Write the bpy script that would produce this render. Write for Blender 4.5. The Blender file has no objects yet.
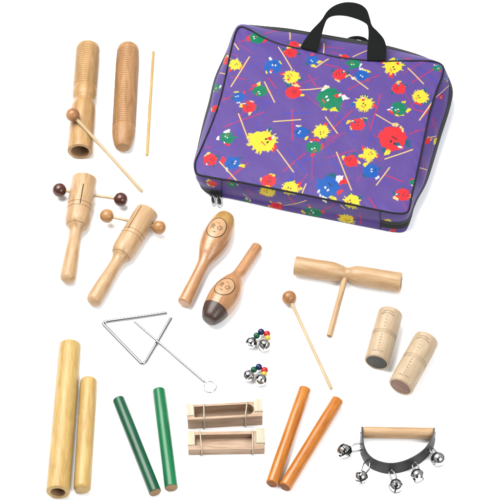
import bpy, bmesh, math, random
import numpy as np
from mathutils import Vector, Matrix

random.seed(5)
scene = bpy.context.scene
COL = scene.collection

# ------------------------------------------------------------------ camera
S = 0.0017                 # metres per photograph pixel on the table
D = 8.0                    # camera distance
TILT = math.radians(35)
cam_d = bpy.data.cameras.new("camera")
cam = bpy.data.objects.new("camera", cam_d)
COL.objects.link(cam)
CAM = Vector((0, -math.sin(TILT), math.cos(TILT))) * D
cam.location = CAM
cam.rotation_euler = (TILT, 0, 0)
cam_d.sensor_width = 36
cam_d.lens = 36 * D / (500 * S)
cam_d.clip_start = 0.5
cam_d.clip_end = 100
scene.camera = cam
scene.render.resolution_x = 1024
scene.render.resolution_y = 1024

# ------------------------------------------------------------------ world, lights, exposure
world = bpy.data.worlds.new("World")
scene.world = world
world.use_nodes = True
wbg = world.node_tree.nodes['Background']
wbg.inputs[1].default_value = 0.88
# a photographer's studio: bright walls and ceiling, dark floor line, dark room behind the camera
_nt = world.node_tree
_tc = _nt.nodes.new('ShaderNodeTexCoord')
_dot = _nt.nodes.new('ShaderNodeVectorMath')
_dot.operation = 'DOT_PRODUCT'
_dot.inputs[1].default_value = (0.05, -0.62, 0.78)
_nt.links.new(_tc.outputs['Generated'], _dot.inputs[0])
_r1 = _nt.nodes.new('ShaderNodeMapRange')
_r1.inputs[1].default_value = 0.80
_r1.inputs[2].default_value = 0.93
_r1.inputs[3].default_value = 1.0
_r1.inputs[4].default_value = 0.03
_nt.links.new(_dot.outputs['Value'], _r1.inputs[0])
_sep = _nt.nodes.new('ShaderNodeSeparateXYZ')
_nt.links.new(_tc.outputs['Generated'], _sep.inputs[0])
_r2 = _nt.nodes.new('ShaderNodeMapRange')
_r2.inputs[1].default_value = 0.12
_r2.inputs[2].default_value = 0.38
_r2.inputs[3].default_value = 0.02
_r2.inputs[4].default_value = 1.0
_nt.links.new(_sep.outputs['Z'], _r2.inputs[0])
_mul = _nt.nodes.new('ShaderNodeMath')
_mul.operation = 'MULTIPLY'
_nt.links.new(_r1.outputs[0], _mul.inputs[0])
_nt.links.new(_r2.outputs[0], _mul.inputs[1])
_mixw = _nt.nodes.new('ShaderNodeMix')
_mixw.data_type = 'RGBA'
_mixw.inputs[6].default_value = (0, 0, 0, 1)
_mixw.inputs[7].default_value = (0.94, 0.97, 1.0, 1)
_nt.links.new(_mul.outputs[0], _mixw.inputs[0])
_nt.links.new(_mixw.outputs[2], wbg.inputs[0])


def area_light(name, loc, target, size, power, color=(1, 1, 1)):
    l = bpy.data.lights.new(name, 'AREA')
    l.shape = 'SQUARE'
    l.size = size
    l.energy = power
    l.color = color
    o = bpy.data.objects.new(name, l)
    o.location = loc
    o.rotation_euler = (Vector(target) - Vector(loc)).to_track_quat('-Z', 'Y').to_euler()
    COL.objects.link(o)
    return o


area_light("key_softbox", (-0.95, 0.7, 2.6), (0.05, 0, 0), 2.3, 246, (1.0, 0.985, 0.96))
area_light("fill_softbox", (1.3, -1.7, 1.8), (0, 0, 0), 1.5, 62, (0.97, 0.985, 1.0))

scene.view_settings.view_transform = 'Standard'
scene.view_settings.look = 'None'
scene.view_settings.exposure = 0.0
scene.view_settings.gamma = 1.0

# ------------------------------------------------------------------ geometry helpers
RX = Vector((1, 0, 0))
RY = Vector((0, math.cos(TILT), math.sin(TILT)))
FW = -CAM.normalized()


def P(px, py, h=0.0):
    """point at height h (in photo pixels above the table) seen at a photo pixel"""
    d = FW * D + RX * ((px - 250) * S) + RY * ((250 - py) * S)
    t = (h * S - CAM.z) / d.z
    return CAM + d * t


def kscale(p):
    return S * ((p - CAM).dot(FW)) / D


def frame(A, B, toward=None):
    z = (B - A).normalized()
    c = toward if toward is not None else (CAM - (A + B) / 2).normalized()
    y = (c - z * c.dot(z)).normalized()
    x = y.cross(z)
    m = Matrix((x, y, z)).transposed().to_4x4()
    m.translation = A
    return m


def new_obj(name, me, mat=None, parent=None, matrix=None, smooth=True):
    o = bpy.data.objects.new(name, me)
    COL.objects.link(o)
    if mat is not None:
        if isinstance(mat, (list, tuple)):
            for m in mat:
                me.materials.append(m)
        else:
            me.materials.append(mat)
    if smooth:
        me.shade_smooth()
    if parent is not None:
        o.parent = parent
    if matrix is not None:
        o.matrix_local = matrix
    return o


def tag(o, label, cat, group=None):
    o['label'] = label
    o['category'] = cat
    if group:
        o['group'] = group
    return o


def thing(name, label, cat, matrix, group=None):
    o = bpy.data.objects.new(name, None)
    o.empty_display_size = 0.01
    COL.objects.link(o)
    o.matrix_world = matrix
    return tag(o, label, cat, group)


def mesh_from(verts, faces, name='mesh'):
    me = bpy.data.meshes.new(name)
    me.from_pydata([tuple(v) for v in verts], [], faces)
    me.update()
    return me


def sharp(me, deg=35):
    me.shade_smooth()
    try:
        me.set_sharp_from_angle(angle=math.radians(deg))
    except Exception:
        pass


def lathe(profile, k, seg=56, deg=38, closed_ring=False):
    """profile: list of (s, r) in px; revolve about z. r=0 ends are poles."""
    verts, faces = [], []
    rings = []
    for s, r in profile:
        if r <= 1e-6:
            verts.append((0, 0, s * k))
            rings.append([len(verts) - 1])
        else:
            b = len(verts)
            for i in range(seg):
                a = 2 * math.pi * i / seg
                verts.append((r * k * math.cos(a), r * k * math.sin(a), s * k))
            rings.append(list(range(b, b + seg)))
    for a, b in zip(rings[:-1], rings[1:]):
        for i in range(seg):
            j = (i + 1) % seg
            if len(a) == 1 and len(b) == 1:
                continue
            if len(a) == 1:
                faces.append((a[0], b[j], b[i]))
            elif len(b) == 1:
                faces.append((a[i], a[j], b[0]))
            else:
                faces.append((a[i], a[j], b[j], b[i]))
    me = mesh_from(verts, faces)
    bm = bmesh.new()
    bm.from_mesh(me)
    bmesh.ops.recalc_face_normals(bm, faces=bm.faces)
    bm.to_mesh(me)
    bm.free()
    sharp(me, deg)
    return me


def arc_pts(s0, r0, s1, r1, n=6):
    """quarter ellipse from (s0,r0) to (s1,r1): starts along r, ends along s when r grows"""
    out = []
    for i in range(1, n + 1):
        t = math.pi / 2 * i / n
        out.append((s0 + (s1 - s0) * (1 - math.cos(t)), r0 + (r1 - r0) * math.sin(t)))
    return out


def rev_arc(s0, r0, s1, r1, n=6):
    out = []
    for i in range(1, n + 1):
        t = math.pi / 2 * i / n
        out.append((s0 + (s1 - s0) * math.sin(t), r1 + (r0 - r1) * math.cos(t)))
    return out


def rod_profile(L, r, ea=1.0, eb=1.0, n=5):
    """solid rod with edges rounded by ea / eb px"""
    p = [(0, 0), (0, max(r - ea, 0.01))]
    p += arc_pts(0, r - ea, ea, r, n)
    p += [(L * 0.25, r), (L * .5, r), (L * .75, r), (L - eb, r)]
    p += rev_arc(L - eb, r, L, r - eb, n)
    p += [(L, 0)]
    return p


def densify(profile, step=2.0):
    out = [profile[0]]
    for a, b in zip(profile[:-1], profile[1:]):
        n = max(1, int(abs(b[0] - a[0]) / step))
        for i in range(1, n + 1):
            t = i / n
            out.append((a[0] + (b[0] - a[0]) * t, a[1] + (b[1] - a[1]) * t))
    return out


def smooth_profile(keys, n=8):
    """catmull-rom through (s, r) keys"""
    out = []
    K = [keys[0]] + list(keys) + [keys[-1]]
    for i in range(1, len(K) - 2):
        p0, p1, p2, p3 = K[i - 1], K[i], K[i + 1], K[i + 2]
        for j in range(n):
            t = j / n
            q = []
            for c in (0, 1):
                m1 = (p2[c] - p0[c]) / 2
                m2 = (p3[c] - p1[c]) / 2
                q.append((2 * t**3 - 3 * t**2 + 1) * p1[c] + (t**3 - 2 * t**2 + t) * m1
                         + (-2 * t**3 + 3 * t**2) * p2[c] + (t**3 - t**2) * m2)
            out.append((q[0], max(q[1], 0.0)))
    out.append(keys[-1])
    return out


def catmull(pts, n=8, closed=False):
    pts = [Vector(p) for p in pts]
    N = len(pts)
    out = []
    rng = N if closed else N - 1
    for i in range(rng):
        p0 = pts[(i - 1) % N] if closed or i > 0 else pts[0]
        p1 = pts[i]
        p2 = pts[(i + 1) % N]
        p3 = pts[(i + 2) % N] if closed or i + 2 < N else pts[-1]
        for j in range(n):
            t = j / n
            m1, m2 = (p2 - p0) / 2, (p3 - p1) / 2
            out.append(p1 * (2 * t**3 - 3 * t**2 + 1) + m1 * (t**3 - 2 * t**2 + t)
                       + p2 * (-2 * t**3 + 3 * t**2) + m2 * (t**3 - t**2))
    if not closed:
        out.append(pts[-1])
    return out


def tube(path, r, seg=12, closed=False, caps=True, radii=None):
    """mesh of a tube along a 3-D path, radius r (metres)"""
    path = [Vector(p) for p in path]
    N = len(path)
    verts, faces = [], []
    prev = None
    for i, p in enumerate(path):
        if closed:
            t = (path[(i + 1) % N] - path[i - 1]).normalized()
        else:
            t = (path[min(i + 1, N - 1)] - path[max(i - 1, 0)]).normalized()
        if prev is None:
            u = t.orthogonal().normalized()
        else:
            u = (prev - t * prev.dot(t)).normalized()
        prev = u
        v = t.cross(u)
        rr = radii[i] if radii else r
        for j in range(seg):
            a = 2 * math.pi * j / seg
            verts.append(p + u * (rr * math.cos(a)) + v * (rr * math.sin(a)))
    for i in range(N if closed else N - 1):
        for j in range(seg):
            a = i * seg + j
            b = i * seg + (j + 1) % seg
            c = ((i + 1) % N) * seg + (j + 1) % seg
            d = ((i + 1) % N) * seg + j
            faces.append((a, b, c, d))
    if caps and not closed:
        faces.append(tuple(reversed(range(seg))))
        faces.append(tuple(range((N - 1) * seg, N * seg)))
    me = mesh_from(verts, faces)
    sharp(me, 50)
    return me


def box_mesh(x0, x1, y0, y1, z0, z1, bevel=0.0, seg=2):
    bm = bmesh.new()
    bmesh.ops.create_cube(bm, size=1)
    for v in bm.verts:
        v.co = Vector(((x0 + x1) / 2 + v.co.x * (x1 - x0), (y0 + y1) / 2 + v.co.y * (y1 - y0),
                       (z0 + z1) / 2 + v.co.z * (z1 - z0)))
    if bevel:
        bmesh.ops.bevel(bm, geom=list(bm.edges), offset=bevel, segments=seg, affect='EDGES', profile=.5)
    me = bpy.data.meshes.new('box')
    bm.to_mesh(me)
    bm.free()
    sharp(me, 40)
    return me


def join_meshes(list_of):
    verts, faces = [], []
    for me in list_of:
        b = len(verts)
        verts += [v.co.copy() for v in me.vertices]
        faces += [tuple(b + i for i in p.vertices) for p in me.polygons]
    return mesh_from(verts, faces)


def cut(o, cutter_meshes, mw):
    """boolean-cut the given meshes (in o's parent space) and drop the cutters"""
    cs = []
    for cm in cutter_meshes:
        c = bpy.data.objects.new('cutter', cm)
        COL.objects.link(c)
        c.matrix_world = mw
        cs.append(c)
        m = o.modifiers.new('cut', 'BOOLEAN')
        m.object = c
        m.operation = 'DIFFERENCE'
        m.solver = 'EXACT'
    bpy.context.view_layer.update()
    dg = bpy.context.evaluated_depsgraph_get()
    me = bpy.data.meshes.new_from_object(o.evaluated_get(dg))
    o.modifiers.clear()
    o.data = me
    sharp(me, 38)
    for c in cs:
        bpy.data.objects.remove(c)


# ------------------------------------------------------------------ materials
def srgb(r, g, b):
    f = lambda c: (c / 255 / 12.92) if c / 255 <= 0.04045 else ((c / 255 + 0.055) / 1.055) ** 2.4
    return (f(r), f(g), f(b), 1)


ALB = 0.385      # picture colours -> surface colours under this light


def pic(r, g, b, k=ALB):
    c = srgb(r, g, b)
    return (min(c[0] * k, .85), min(c[1] * k, .85), min(c[2] * k, .85), 1)


def principled(name):
    m = bpy.data.materials.new(name)
    m.use_nodes = True
    nt = m.node_tree
    return m, nt, nt.nodes['Principled BSDF']


def plain(name, col, rough=0.5, metal=0.0, coat=0.0, noise=0.0, nscale=200, bump=0.0, bscale=800, spec=0.5):
    m, nt, b = principled(name)
    b.inputs['Base Color'].default_value = col
    b.inputs['Roughness'].default_value = rough
    b.inputs['Metallic'].default_value = metal
    b.inputs['Specular IOR Level'].default_value = spec if metal else spec * .4
    b.inputs['Coat Weight'].default_value = coat * .45
    b.inputs['Coat Roughness'].default_value = 0.25
    tc = nt.nodes.new('ShaderNodeTexCoord')
    if noise:
        n = nt.nodes.new('ShaderNodeTexNoise')
        n.inputs['Scale'].default_value = nscale
        n.inputs['Detail'].default_value = 5
        nt.links.new(tc.outputs['Object'], n.inputs['Vector'])
        mx = nt.nodes.new('ShaderNodeMix')
        mx.data_type = 'RGBA'
        mx.inputs[6].default_value = tuple(c * (1 - noise) for c in col[:3]) + (1,)
        mx.inputs[7].default_value = tuple(min(1, c * (1 + noise)) for c in col[:3]) + (1,)
        nt.links.new(n.outputs['Fac'], mx.inputs[0])
        nt.links.new(mx.outputs[2], b.inputs['Base Color'])
    if bump:
        n2 = nt.nodes.new('ShaderNodeTexNoise')
        n2.inputs['Scale'].default_value = bscale
        n2.inputs['Detail'].default_value = 3
        nt.links.new(tc.outputs['Object'], n2.inputs['Vector'])
        bp = nt.nodes.new('ShaderNodeBump')
        bp.inputs['Strength'].default_value = bump
        bp.inputs['Distance'].default_value = 0.0006
        nt.links.new(n2.outputs['Fac'], bp.inputs['Height'])
        nt.links.new(bp.outputs['Normal'], b.inputs['Normal'])
    return m


def wood(name, light, dark, rough=0.38, coat=0.25, streak=0.5, fine=900, axis=2, knots=0.0):
    """grain stretched along the object's own axis"""
    m, nt, b = principled(name)
    tc = nt.nodes.new('ShaderNodeTexCoord')
    oi = nt.nodes.new('ShaderNodeObjectInfo')
    add = nt.nodes.new('ShaderNodeVectorMath')
    add.operation = 'ADD'
    nt.links.new(tc.outputs['Object'], add.inputs[0])
    nt.links.new(oi.outputs['Random'], add.inputs[1])
    sc = [1, 1, 1]
    sc[axis] = 0.035
    mp = nt.nodes.new('ShaderNodeMapping')
    mp.inputs['Scale'].default_value = sc
    nt.links.new(add.outputs[0], mp.inputs['Vector'])
    n1 = nt.nodes.new('ShaderNodeTexNoise')
    n1.inputs['Scale'].default_value = fine
    n1.inputs['Detail'].default_value = 6
    n1.inputs['Roughness'].default_value = 0.6
    nt.links.new(mp.outputs[0], n1.inputs['Vector'])
    sc2 = [1, 1, 1]
    sc2[axis] = 0.18
    mp2 = nt.nodes.new('ShaderNodeMapping')
    mp2.inputs['Scale'].default_value = sc2
    nt.links.new(add.outputs[0], mp2.inputs['Vector'])
    n2 = nt.nodes.new('ShaderNodeTexNoise')
    n2.inputs['Scale'].default_value = fine * 0.13
    n2.inputs['Detail'].default_value = 3
    n2.inputs['Distortion'].default_value = 0.7
    nt.links.new(mp2.outputs[0], n2.inputs['Vector'])
    a = nt.nodes.new('ShaderNodeMath')
    a.operation = 'MULTIPLY_ADD'
    a.inputs[1].default_value = streak
    nt.links.new(n1.outputs['Fac'], a.inputs[0])
    mm = nt.nodes.new('ShaderNodeMath')
    mm.operation = 'MULTIPLY'
    mm.inputs[1].default_value = 1 - streak
    nt.links.new(n2.outputs['Fac'], mm.inputs[0])
    nt.links.new(mm.outputs[0], a.inputs[2])
    rp = nt.nodes.new('ShaderNodeValToRGB')
    n3 = nt.nodes.new('ShaderNodeTexNoise')
    n3.inputs['Scale'].default_value = fine * 2.2
    n3.inputs['Detail'].default_value = 2
    mp3 = nt.nodes.new('ShaderNodeMapping')
    sc3 = [1, 1, 1]
    sc3[axis] = 0.06
    mp3.inputs['Scale'].default_value = sc3
    nt.links.new(add.outputs[0], mp3.inputs['Vector'])
    nt.links.new(mp3.outputs[0], n3.inputs['Vector'])
    pr_ = nt.nodes.new('ShaderNodeMapRange')
    pr_.inputs[1].default_value = 0.60
    pr_.inputs[2].default_value = 0.72
    pr_.inputs[3].default_value = 0.0
    pr_.inputs[4].default_value = 0.45
    nt.links.new(n3.outputs['Fac'], pr_.inputs[0])
    pm = nt.nodes.new('ShaderNodeMix')
    pm.data_type = 'RGBA'
    pm.inputs[7].default_value = tuple(c * .55 for c in dark[:3]) + (1,)
    rp.color_ramp.elements[0].position = 0.36
    rp.color_ramp.elements[0].color = tuple(c * .88 for c in dark[:3]) + (1,)
    rp.color_ramp.elements[1].position = 0.62
    rp.color_ramp.elements[1].color = light
    nt.links.new(a.outputs[0], rp.inputs[0])
    nt.links.new(rp.outputs[0], pm.inputs[6])
    nt.links.new(pr_.outputs[0], pm.inputs[0])
    nt.links.new(pm.outputs[2], b.inputs['Base Color'])
    b.inputs['Roughness'].default_value = rough
    b.inputs['Specular IOR Level'].default_value = 0.22
    b.inputs['Coat Weight'].default_value = coat * .45
    b.inputs['Coat Roughness'].default_value = 0.25
    bp = nt.nodes.new('ShaderNodeBump')
    bp.inputs['Strength'].default_value = 0.12
    bp.inputs['Distance'].default_value = 0.0003
    nt.links.new(n1.outputs['Fac'], bp.inputs['Height'])
    nt.links.new(bp.outputs['Normal'], b.inputs['Normal'])
    return m


M = {}
M['beech'] = wood('beech_wood', pic(234, 196, 150), pic(210, 164, 116))
M['guiro'] = wood('brown_beech', pic(216, 168, 116), pic(186, 132, 84), rough=.45, coat=.1)
M['guiro2'] = wood('golden_wood', pic(222, 178, 122), pic(196, 150, 94), rough=.4, coat=.2)
M['maraca'] = wood('reddish_wood', pic(228, 172, 120), pic(196, 134, 88), rough=.3, coat=1.1)
M['clave'] = wood('pale_yellow_wood', pic(238, 202, 128), pic(216, 172, 98), rough=.42, coat=.15)
M['shaker'] = wood('pale_maple', pic(234, 208, 174), pic(216, 186, 150), rough=.5, coat=.05)
M['orange'] = wood('orange_varnished_wood', pic(240, 154, 60), pic(208, 116, 34), rough=.25, coat=.6)
M['orange_end'] = wood('orange_end_grain', pic(176, 104, 50), pic(140, 78, 38), rough=.6, coat=0, axis=0)
M['stick'] = wood('pale_stick_wood', pic(240, 216, 176), pic(224, 192, 146), rough=.5, coat=.05)
M['scraper'] = wood('yellow_stick_wood', pic(238, 204, 134), pic(220, 180, 106), rough=.5, coat=.05)
M['ball'] = wood('ball_wood', pic(208, 150, 96), pic(176, 116, 68), rough=.3, coat=.4)
M['ball_light'] = wood('light_ball_wood', pic(222, 166, 108), pic(196, 136, 82), rough=.3, coat=.4)
M['rosewood'] = wood('rosewood', pic(112, 58, 44), pic(74, 34, 28), rough=.22, coat=.7)
M['tray'] = wood('pinkish_tray_wood', pic(232, 200, 170), pic(200, 162, 130), rough=.55, coat=.0, axis=0)
M['endblock'] = wood('cream_block_wood', pic(240, 233, 206), pic(228, 218, 190), rough=.6, coat=.0, axis=1)
M['dowel'] = wood('dowel_wood', pic(234, 194, 148), pic(212, 168, 122), rough=.45, coat=.1)
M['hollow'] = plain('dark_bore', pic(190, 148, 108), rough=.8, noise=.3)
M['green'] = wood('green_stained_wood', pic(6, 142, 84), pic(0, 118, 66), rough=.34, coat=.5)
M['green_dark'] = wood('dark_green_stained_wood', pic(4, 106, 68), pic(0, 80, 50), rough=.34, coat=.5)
M['bare_end'] = wood('bare_end_grain', pic(206, 166, 124), pic(176, 134, 96), rough=.7, coat=0, axis=0)
M['chrome'] = plain('polished_nickel', (0.37, 0.365, 0.355, 1), rough=.1, metal=1, noise=.04)
M['steel'] = plain('steel_rod', (0.21, 0.21, 0.215, 1), rough=.22, metal=1, noise=.05)
M['shade_and_insert'] = plain('black_shade_and_insert', (0.008, 0.008, 0.008, 1), rough=.6)  # painted shade inside the bells; also the black pull inserts
M['leather'] = plain('dark_grey_leather', pic(56, 56, 57), rough=.45, spec=.7, noise=.15, bump=.4, bscale=1500)
M['webbing'] = None
M['ink'] = plain('black_ink', pic(44, 34, 30), rough=.5)
M['ink_thin'] = plain('brown_print', pic(64, 50, 42), rough=.6)
M['emblem'] = plain('pale_wood_emblem', pic(226, 178, 132), rough=.35, coat=.3, noise=.08)
M['tip_dark'] = wood('dark_stained_tip', pic(96, 72, 62), pic(64, 46, 40), rough=.35, coat=.3)
M['tip_yellow'] = wood('yellow_stained_tip', pic(220, 174, 104), pic(198, 148, 78), rough=.3, coat=.4)
M['cap_grey'] = plain('charcoal_end_cap', pic(84, 82, 78), rough=.55, noise=.25)
M['cap_brown'] = wood('brown_end_cap', pic(182, 134, 112), pic(146, 100, 82), rough=.5, coat=.1, axis=0)
M['groove'] = plain('burnt_groove', pic(170, 122, 84), rough=.6)
M['rubber'] = plain('cream_rubber', pic(232, 218, 192), rough=.5)
M['bead_green'] = plain('green_bead', pic(0, 96, 56), rough=.25, coat=.4)
M['bead_blue'] = plain('navy_bead', pic(24, 34, 96), rough=.25, coat=.4)
M['bead_red'] = plain('red_bead', pic(214, 36, 34), rough=.25, coat=.4)
M['bead_yellow'] = plain('yellow_bead', pic(238, 208, 70), rough=.25, coat=.4)
M['piping'] = plain('black_piping', pic(30, 30, 42), rough=.5, spec=.3)
M['zip_tape'] = plain('black_zip_tape', pic(38, 42, 44), rough=.6, bump=.5, bscale=2500)
M['zip_coil'] = plain('dark_zip_coil', pic(78, 84, 84), rough=.4)

# woven webbing
m, nt, b = principled('black_webbing')
tc = nt.nodes.new('ShaderNodeTexCoord')
w = nt.nodes.new('ShaderNodeTexWave')
w.inputs['Scale'].default_value = 420
w.inputs['Distortion'].default_value = 1.0
nt.links.new(tc.outputs['Object'], w.inputs['Vector'])
bp = nt.nodes.new('ShaderNodeBump')
bp.inputs['Strength'].default_value = 0.9
bp.inputs['Distance'].default_value = 0.0005
nt.links.new(w.outputs['Fac'], bp.inputs['Height'])
nt.links.new(bp.outputs['Normal'], b.inputs['Normal'])
b.inputs['Base Color'].default_value = pic(30, 34, 32)
b.inputs['Specular IOR Level'].default_value = 0.1
b.inputs['Roughness'].default_value = 0.75

M['webbing'] = m

# printed nylon fabric: the print is a colour attribute of the cloth
m, nt, b = principled('printed_purple_nylon')
at = nt.nodes.new('ShaderNodeVertexColor')
at.layer_name = 'print'
tc = nt.nodes.new('ShaderNodeTexCoord')
nz = nt.nodes.new('ShaderNodeTexNoise')
nz.inputs['Scale'].default_value = 1400
nz.inputs['Detail'].default_value = 2
nt.links.new(tc.outputs['Object'], nz.inputs['Vector'])
nz2 = nt.nodes.new('ShaderNodeTexNoise')
nz2.inputs['Scale'].default_value = 22
nz2.inputs['Detail'].default_value = 4
nt.links.new(tc.outputs['Object'], nz2.inputs['Vector'])
mx = nt.nodes.new('ShaderNodeMix')
mx.data_type = 'RGBA'
mx.blend_type = 'MULTIPLY'
mx.inputs[0].default_value = 0.35
nt.links.new(at.outputs['Color'], mx.inputs[6])
nt.links.new(nz.outputs['Fac'], mx.inputs[7])
hs = nt.nodes.new('ShaderNodeBrightContrast')
hs.inputs['Bright'].default_value = 0.0
nt.links.new(mx.outputs[2], hs.inputs['Color'])
nt.links.new(hs.outputs[0], b.inputs['Base Color'])
bp = nt.nodes.new('ShaderNodeBump')
bp.inputs['Strength'].default_value = 0.35
bp.inputs['Distance'].default_value = 0.0003
nt.links.new(nz.outputs['Fac'], bp.inputs['Height'])
bp2 = nt.nodes.new('ShaderNodeBump')
bp2.inputs['Strength'].default_value = 0.35
bp2.inputs['Distance'].default_value = 0.007
nt.links.new(nz2.outputs['Fac'], bp2.inputs['Height'])
nt.links.new(bp.outputs['Normal'], bp2.inputs['Normal'])
nt.links.new(bp2.outputs['Normal'], b.inputs['Normal'])
b.inputs['Roughness'].default_value = 0.5
b.inputs['Specular IOR Level'].default_value = 0.12
M['fabric'] = m

# ------------------------------------------------------------------ the setting: one white table sweep
bm = bmesh.new()
bmesh.ops.create_grid(bm, x_segments=2, y_segments=2, size=9)
me = bpy.data.meshes.new('white_surface')
bm.to_mesh(me)
bm.free()
surf = new_obj('white_surface', me, plain('white_paper', (0.93, 0.93, 0.93, 1), rough=.8, spec=.2, noise=.01, nscale=3))
surf['kind'] = 'structure'


# ------------------------------------------------------------------ lathed instruments
class Lying:
    """a turned piece lying on the table: axis from pixel a (height ha) to pixel b (height hb)"""

    def __init__(self, a, ha, b, hb):
        self.A, self.B = P(a[0], a[1], ha), P(b[0], b[1], hb)
        self.k = kscale((self.A + self.B) / 2)
        self.L = (self.B - self.A).length / self.k
        self.m = frame(self.A, self.B)

    def local(self, w):
        return self.m.inverted() @ w


def prof_radius(profile, s):
    best = None
    for (s0, r0), (s1, r1) in zip(profile[:-1], profile[1:]):
        if s0 <= s <= s1 and s1 > s0:
            return r0 + (r1 - r0) * (s - s0) / (s1 - s0)
    return profile[-1][1]


def wrap_mesh(pts, faces, s0, ang0, profile, k, right=1, lift=0.10):
    """2-D points (u right, v up in px) wrapped on a turned surface; v runs along -right*... axis sign 'right'"""
    out = []
    for u, v in pts:
        s = s0 - v * right          # right=+1: axis runs down the picture
        R = prof_radius(profile, s)
        a = math.pi / 2 + ang0 - u * right / R
        out.append(((R + lift) * k * math.cos(a), (R + lift) * k * math.sin(a), s * k))
    return mesh_from(out, faces)


def text_pts(txt, size, cx=0, cy=0, bend=0.0, spacing=1.0):
    cu = bpy.data.curves.new('t', 'FONT')
    cu.body = txt
    cu.size = size
    cu.align_x = 'CENTER'
    cu.align_y = 'CENTER'
    cu.space_character = spacing
    cu.resolution_u = 2
    o = bpy.data.objects.new('t', cu)
    COL.objects.link(o)
    bpy.context.view_layer.update()
    dg = bpy.context.evaluated_depsgraph_get()
    me = bpy.data.meshes.new_from_object(o.evaluated_get(dg))
    pts = [(v.co.x + cx, v.co.y + cy - bend * v.co.x**2) for v in me.vertices]
    faces = [tuple(p.vertices) for p in me.polygons]
    bpy.data.objects.remove(o)
    bpy.data.meshes.remove(me)
    return pts, faces


def merge2d(parts):
    P_, F_ = [], []
    for p, f in parts:
        b0 = len(P_)
        P_ += p
        F_ += [tuple(b0 + i for i in q) for q in f]
    return P_, F_


def stroke2d(path, w):
    n = len(path)
    pts, faces = [], []
    for i, (x, y) in enumerate(path):
        x0, y0 = path[max(i - 1, 0)]
        x1, y1 = path[min(i + 1, n - 1)]
        dx, dy = x1 - x0, y1 - y0
        l = math.hypot(dx, dy) or 1
        nx, ny = -dy / l * w / 2, dx / l * w / 2
        pts += [(x + nx, y + ny), (x - nx, y - ny)]
    for i in range(n - 1):
        faces.append((2 * i, 2 * i + 1, 2 * i + 3, 2 * i + 2))
    return pts, faces


def ellipse_path(cx, cy, a, b, t0=0, t1=360, n=40, rot=0):
    out = []
    for i in range(n + 1):
        t = math.radians(t0 + (t1 - t0) * i / n)
        x, y = a * math.cos(t), b * math.sin(t)
        c, s = math.cos(math.radians(rot)), math.sin(math.radians(rot))
        out.append((cx + x * c - y * s, cy + x * s + y * c))
    return out


def ellipse_disc(a, b, rot=0, rings=8, n=40):
    pts, faces = [(0, 0)], []
    for r in range(1, rings + 1):
        pts += ellipse_path(0, 0, a * r / rings, b * r / rings, 0, 360 - 360 / n, n - 1, rot)
    for j in range(n):
        faces.append((0, 1 + j, 1 + (j + 1) % n))
    for r in range(1, rings):
        for j in range(n):
            a0 = 1 + (r - 1) * n + j
            a1 = 1 + (r - 1) * n + (j + 1) % n
            faces.append((a0, a0 + n, a1 + n, a1))
    return pts, faces


def hollow_profile(outer, wall, depth, end_r):
    """outer profile runs to the open end; come back inside"""
    L = outer[-1][0]
    return outer + [(L, end_r - wall + .6), (L - .6, end_r - wall), (L - depth, end_r - wall), (L - depth, 0)]


def split_material(me, test, idx):
    for p in me.polygons:
        if test(p.center):
            p.material_index = idx


# --- two-section tone block with ribbed top
b1 = Lying((88.3, 46), 12, (80.0, 151.8), 12.6)
L = b1.L
prof = [(0, 0), (0, 8.6)] + arc_pts(0, 8.6, 2.6, 11.6, 5)
s = 5.0
while s < L * 0.385:
    prof += [(s, 11.9), (s + .7, 12.0), (s + 1.3, 11.95), (s + 1.75, 11.45), (s + 2.2, 11.45)]
    s += 2.7
prof += smooth_profile([(s + 1, 12.0), (L * .46, 12.2), (L * .492, 11.5), (L * .515, 10.3), (L * .54, 10.4), (L * .575, 11.9), (L * .62, 12.5)], 5)
prof += [(L * .8, 12.6), (L - 1.5, 12.7)] + rev_arc(L - 1.5, 12.7, L, 11.9, 3)
prof1 = prof
prof = prof + [(L, 9.4), (L - .8, 8.8), (L - 34, 8.6), (L - 34, 0)]
t = thing('tone_block', 'waisted tan wooden tone block with ribbed upper half, small ball mallet lying across it', 'tone block', b1.m)
me = lathe(densify(prof, 4), b1.k, 64)
body = new_obj('block_body', me, [M['guiro2'], M['hollow']], t)
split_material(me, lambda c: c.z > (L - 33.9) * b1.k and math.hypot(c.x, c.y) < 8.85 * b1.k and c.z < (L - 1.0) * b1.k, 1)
sharp(me, 38)

# --- mallets: ball + stick
def mallet(ball_px, ball_h, ball_r, end_px, end_h, stick_r, ball_mat, label, cat='mallet'):
    l = Lying(ball_px, ball_h, end_px, end_h)
    t = thing('mallet', label, cat, l.m, 'ball headed wooden mallets')
    bp_ = [(-ball_r * math.cos(a), ball_r * math.sin(a)) for a in [math.pi * i / 24 for i in range(25)]]
    bp_[0] = (-ball_r, 0)
    bp_[-1] = (ball_r, 0)
    new_obj('mallet_head', lathe(bp_, l.k, 40, 60), ball_mat, t)
    sp = [(ball_r * .6, 0), (ball_r * .6, stick_r)] + [(l.L * f, stick_r * (1 + .04 * math.sin(9 * f))) for f in (.3, .5, .7, .9)] + \
         [(l.L - .5, stick_r)] + rev_arc(l.L - .5, stick_r, l.L, stick_r * .6, 3) + [(l.L, 0)]
    new_obj('stick', lathe(sp, l.k, 20), M['stick'], t)
    return t


# ball of the first mallet rests against the flank of the block, its stick over the top
mallet((72.6, 114.8), 31.0, 7.0, (142.3, 191.6), 1.7, 1.75, M['ball'],
       'small mallet with tan ball head resting on the waisted ribbed tone block')
mallet((289.2, 297.9), 7.6, 7.6, (331.5, 389.0), 1.7, 1.75, M['ball'],
       'small ball headed mallet lying alone below the T shaped wooden block')

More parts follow.
